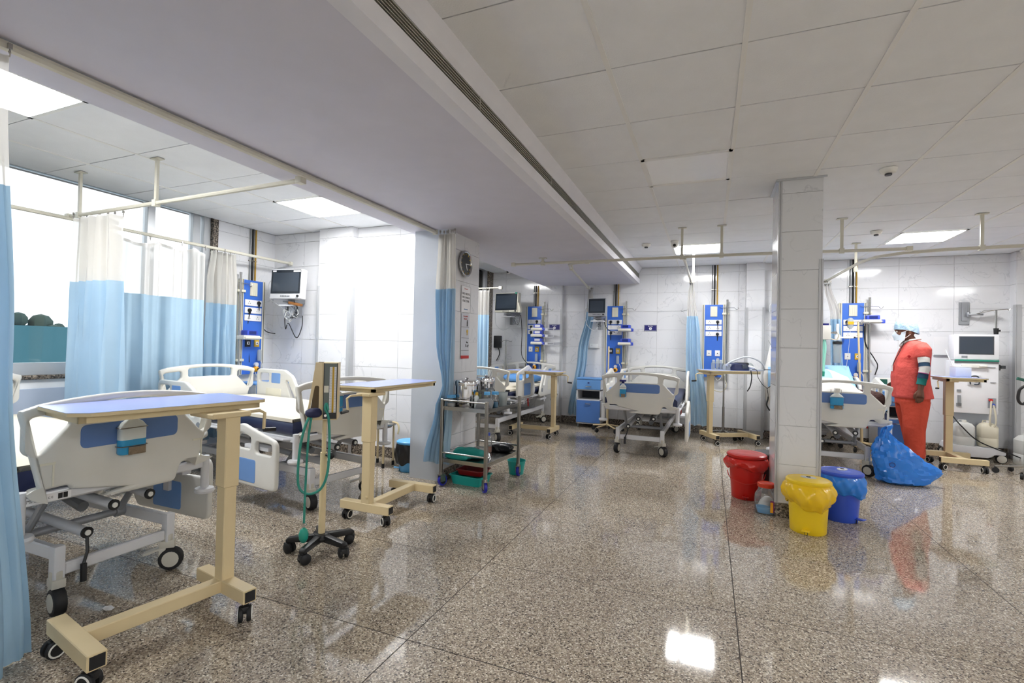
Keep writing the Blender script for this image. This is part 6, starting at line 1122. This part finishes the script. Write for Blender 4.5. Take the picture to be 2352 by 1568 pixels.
tu = part(man, 'tunic', fuse('tunic', m_, 'scrub_coral', .011, 5), label='coral scrub tunic'); part(tu, 'neckline', MB().tube(catmull([(.075, .045, 1.445), (.02, .085, 1.465), (-.05, .06, 1.475), (-.065, 0, 1.478), (-.05, -.06, 1.475), (.02, -.085, 1.465), (.075, -.045, 1.445), (.125, 0, 1.39)], 5, True), .011, 8, True).mesh('neckline', 'knit_white'))
bd_ = part(tu, 'cross_badge', MB().box((0, 0, 0), (.012, .004, .036)).box((0, 0, .004), (.032, .004, .012)).box((0, 0, -.028), (.045, .004, .006)).mesh('cross_badge', 'badge_red', smooth=False), (.085, .166, 1.265), (.12, 0, PI-.55)); part(tu, 'pocket', MB().grid(lambda u, v: (lambda a: (.02+.192*math.cos(a), .190*math.sin(a), .80+.12*v))(.55+.75*u), 8, 3).mesh('pocket', 'scrub_coral'))
part(tu, 'lanyard', MB().tube(catmull([(.10, .05, 1.43), (.155, .06, 1.30), (.195, .05, 1.20), (.205, .03, 1.14)], 6), .004, 6).mesh('lanyard', 'ink_black')); part(tu, 'name_card', MB().box((.212, .03, 1.12), (.006, .05, .07)).mesh('name_card', 'paper', smooth=False))
A0, A1, A2 = Vector((-.035, .228, 1.20)), Vector((-.035, .245, 1.13)), Vector((.002, .258, .94))
def armp(z): return A0+(A1-A0)*((1.20-z)/.07) if z > 1.13 else A1+(A2-A1)*((1.13-z)/.19)
for za, zb, c_, r in ((1.275, 1.195, 'knit_white', .054), (1.197, 1.150, 'knit_navy', .0535), (1.152, 1.080, 'knit_white', .051), (1.082, 1.070, 'label_purple', .0495), (1.072, 1.016, 'knit_navy', .048), (1.018, .945, 'knit_teal', .046)):
    P5 = [armp(za+(zb-za)*k/4) for k in range(5)]; part(man, 'sleeve_band', MB().tube(P5, [r*(1+.04*math.sin(7*k+za*40)) for k in range(5)], 16).mesh('sleeve_band', c_))
m_ = MB().rings([(.0, 0, .70, .165, .175), (.0, 0, .80, .17, .18), (.0, 0, .88, .16, .165)], 22)
for s_ in (-1, 1): m_.rings([(-.035+.03*s_, s_*.10, .085, .095, .088), (-.03+.03*s_, s_*.10, .20, .098, .09), (-.01+.02*s_, s_*.10, .40, .108, .095), (.0, s_*.095, .58, .125, .10), (.0, s_*.085, .74, .15, .10)], 20)
part(man, 'trousers', fuse('trousers', m_, 'scrub_orange', .011, 4), label='orange-coral scrub trousers')
for s_ in (-1, 1): part(man, 'shoe', MB().rings([(.03+.03*s_, s_*.10, 0, .125, .045, 2.6), (.03+.03*s_, s_*.10, .03, .125, .046, 2.6), (.0+.03*s_, s_*.10, .07, .085, .042), (-.03+.03*s_, s_*.10, .10, .05, .04)], 20).mesh('shoe', 'shoe_black'))
def capf(u, v):
    a = 2*PI*u; b = v*PI/2; zz = 1.578+.155*math.sin(b)+.012*math.cos(a)*(1-v); r = math.cos(b)**.62
    back = max(0, -math.cos(a)); low = -.035*back*(1-v)
    k = 1+.018*math.sin(14*a)*(1-v*.6)
    return (.068+(.116+.012*back)*math.cos(a)*r*k, .091*math.sin(a)*r*k, zz+low)
part(man, 'cap', MB().grid(capf, 56, 12, True).mesh('cap', 'cap_blue', angle=70), label='pleated light blue surgical cap')
def maskf(u, v):
    a = math.radians(-78+156*u); z = 1.457+.105*v; c = .09-.02*v; rr = .112-.006*abs(v-.5)*2; nose = .028*math.exp(-(a/.28)**2)*math.exp(-((v-.55)/.4)**2)
    return (c+(rr+nose)*math.cos(a)*.92-.008*(1-v), (rr*.72)*math.sin(a), z+.018*math.cos(a)*v-.008*math.sin(v*22)*.15)
mk = part(man, 'mask', MB().grid(maskf, 28, 12).mesh('mask', 'mask_white', angle=70), label='white surgical face mask')
for s_ in (-1, 1):
    part(mk, 'ear_loop', MB().tube([(.115, s_*.080, 1.555), (.085, s_*.088, 1.575), (.05, s_*.088, 1.572)], .0028, 6).mesh('ear_loop', 'paper')); part(mk, 'ear_loop', MB().tube([(.112, s_*.080, 1.475), (.08, s_*.084, 1.50), (.05, s_*.088, 1.53)], .0028, 6).mesh('ear_loop', 'paper'))
    ey = part(man, 'eye', MB().ball((.166, s_*.034, 1.560), .0105, 12, 8).mesh('eye', 'eye_white')); part(ey, 'iris', MB().ball((.1745, s_*.035, 1.559), .005, 8, 6).mesh('iris', 'hair_black')); part(man, 'eyebrow', MB().tube([(.172, s_*.016, 1.581), (.168, s_*.034, 1.585), (.152, s_*.055, 1.579)], .0045, 6).mesh('eyebrow', 'hair_black'))
# the patient lies in the right-hand bed, mostly hidden behind the column
BX, BY = 1.283, 6.12
pt = thing('person', 'patient lying propped up in bed under a white sheet', 'person', (1.33, BY, 0))
def inc(d, h=0.): return Vector((0, 1.11+d*math.cos(.55)-h*math.sin(.55), .705+d*math.sin(.55)+h*math.cos(.55)))   # a point d up the raised backrest
m_ = MB(); hd = MB(); head_shape(hd, -.07, -1.59)
Rm = Matrix.Rotation(PI/2, 3, 'Z'); tilt = Matrix.Rotation(1.05-PI/2+.55-.3, 3, 'X')
def hp(v): q = Matrix.Rotation(-PI/2, 3, 'Z') @ Vector(v); q = Matrix.Rotation(-(PI/2-.55)*.75, 3, 'X') @ q; return q+inc(.60, .115)
m_.add([hp(v) for v in hd.v], hd.f)
m_.tube([inc(.52, .11), inc(.45, .10), inc(.40, .09)], [.055, .055, .07], 12)
m_.tube([inc(.42, .09), inc(.32, .095), inc(.1, .10), Vector((0, .98, .80)), Vector((0, .88, .79))], [.10, .145, .14, .14, .12], 16)
for s_ in (-1, 1):
    X_ = Vector((s_, 0, 0)); m_.tube([inc(.40, .09)+X_*.13, inc(.15, .07)+X_*.22, Vector((s_*.20, .98, .80)), Vector((s_*.10, .86, .92))], [.055, .045, .036, .028], 10); m_.tube([Vector((s_*.08, .90, .79)), Vector((s_*.10, .52, .84)), Vector((s_*.10, .14, .76)), Vector((s_*.11, .10, .84))], [.085, .062, .042, .03], 12)
part(pt, 'body', fuse('body', m_, 'skin_dark', .008, 4)); hm = MB(); hm.grid(lambda u, v: (lambda a, b: (-.004+.112*math.cos(a)*math.cos(b), .086*math.sin(a)*math.cos(b), .02+.115*math.sin(b)-.03*max(0, -math.cos(a))))(2*PI*u, v*PI/2), 30, 8, True)
part(pt, 'hair', MB().add([hp(v) for v in hm.v], hm.f).mesh('hair', 'hair_black'))
m_ = MB().tube([inc(.43, .09), inc(.33, .095), inc(.1, .10), Vector((0, .98, .80)), Vector((0, .88, .79))], [.115, .158, .153, .150, .13], 18)
for s_ in (-1, 1): m_.tube([inc(.40, .09)+Vector((s_*.11, 0, 0)), inc(.22, .075)+Vector((s_*.20, 0, 0))], [.07, .06], 12)
part(pt, 'gown', fuse('gown', m_, 'sheet_pale', .011, 3), label='pale blue patient gown')
def shf(u, v):
    y = .08+1.34*v; x = -.40+.80*u
    body = math.exp(-((x-.04)/.30)**4); z = .706+(.235-.125*min(1, max(0, (y-.92)/.25)))*body*(1-.10*math.sin(6*y))*min(1, max(0, (y-.08)/.10))**.5+.012*math.sin(14*x+9*y)+.010*math.sin(25*y+5*x)
    if y > 1.06: z += (y-1.06)*math.tan(.55)*1.0+.05*min(1, (y-1.06)*8)
    if abs(x) > .38: z = max(z-.02, .705)
    return (x, y, z)
part(pt, 'cover_sheet', MB().grid(shf, 30, 44).mesh('cover_sheet', 'sheet_white', angle=80), (-.04, 0, .0), label='crumpled white sheet')
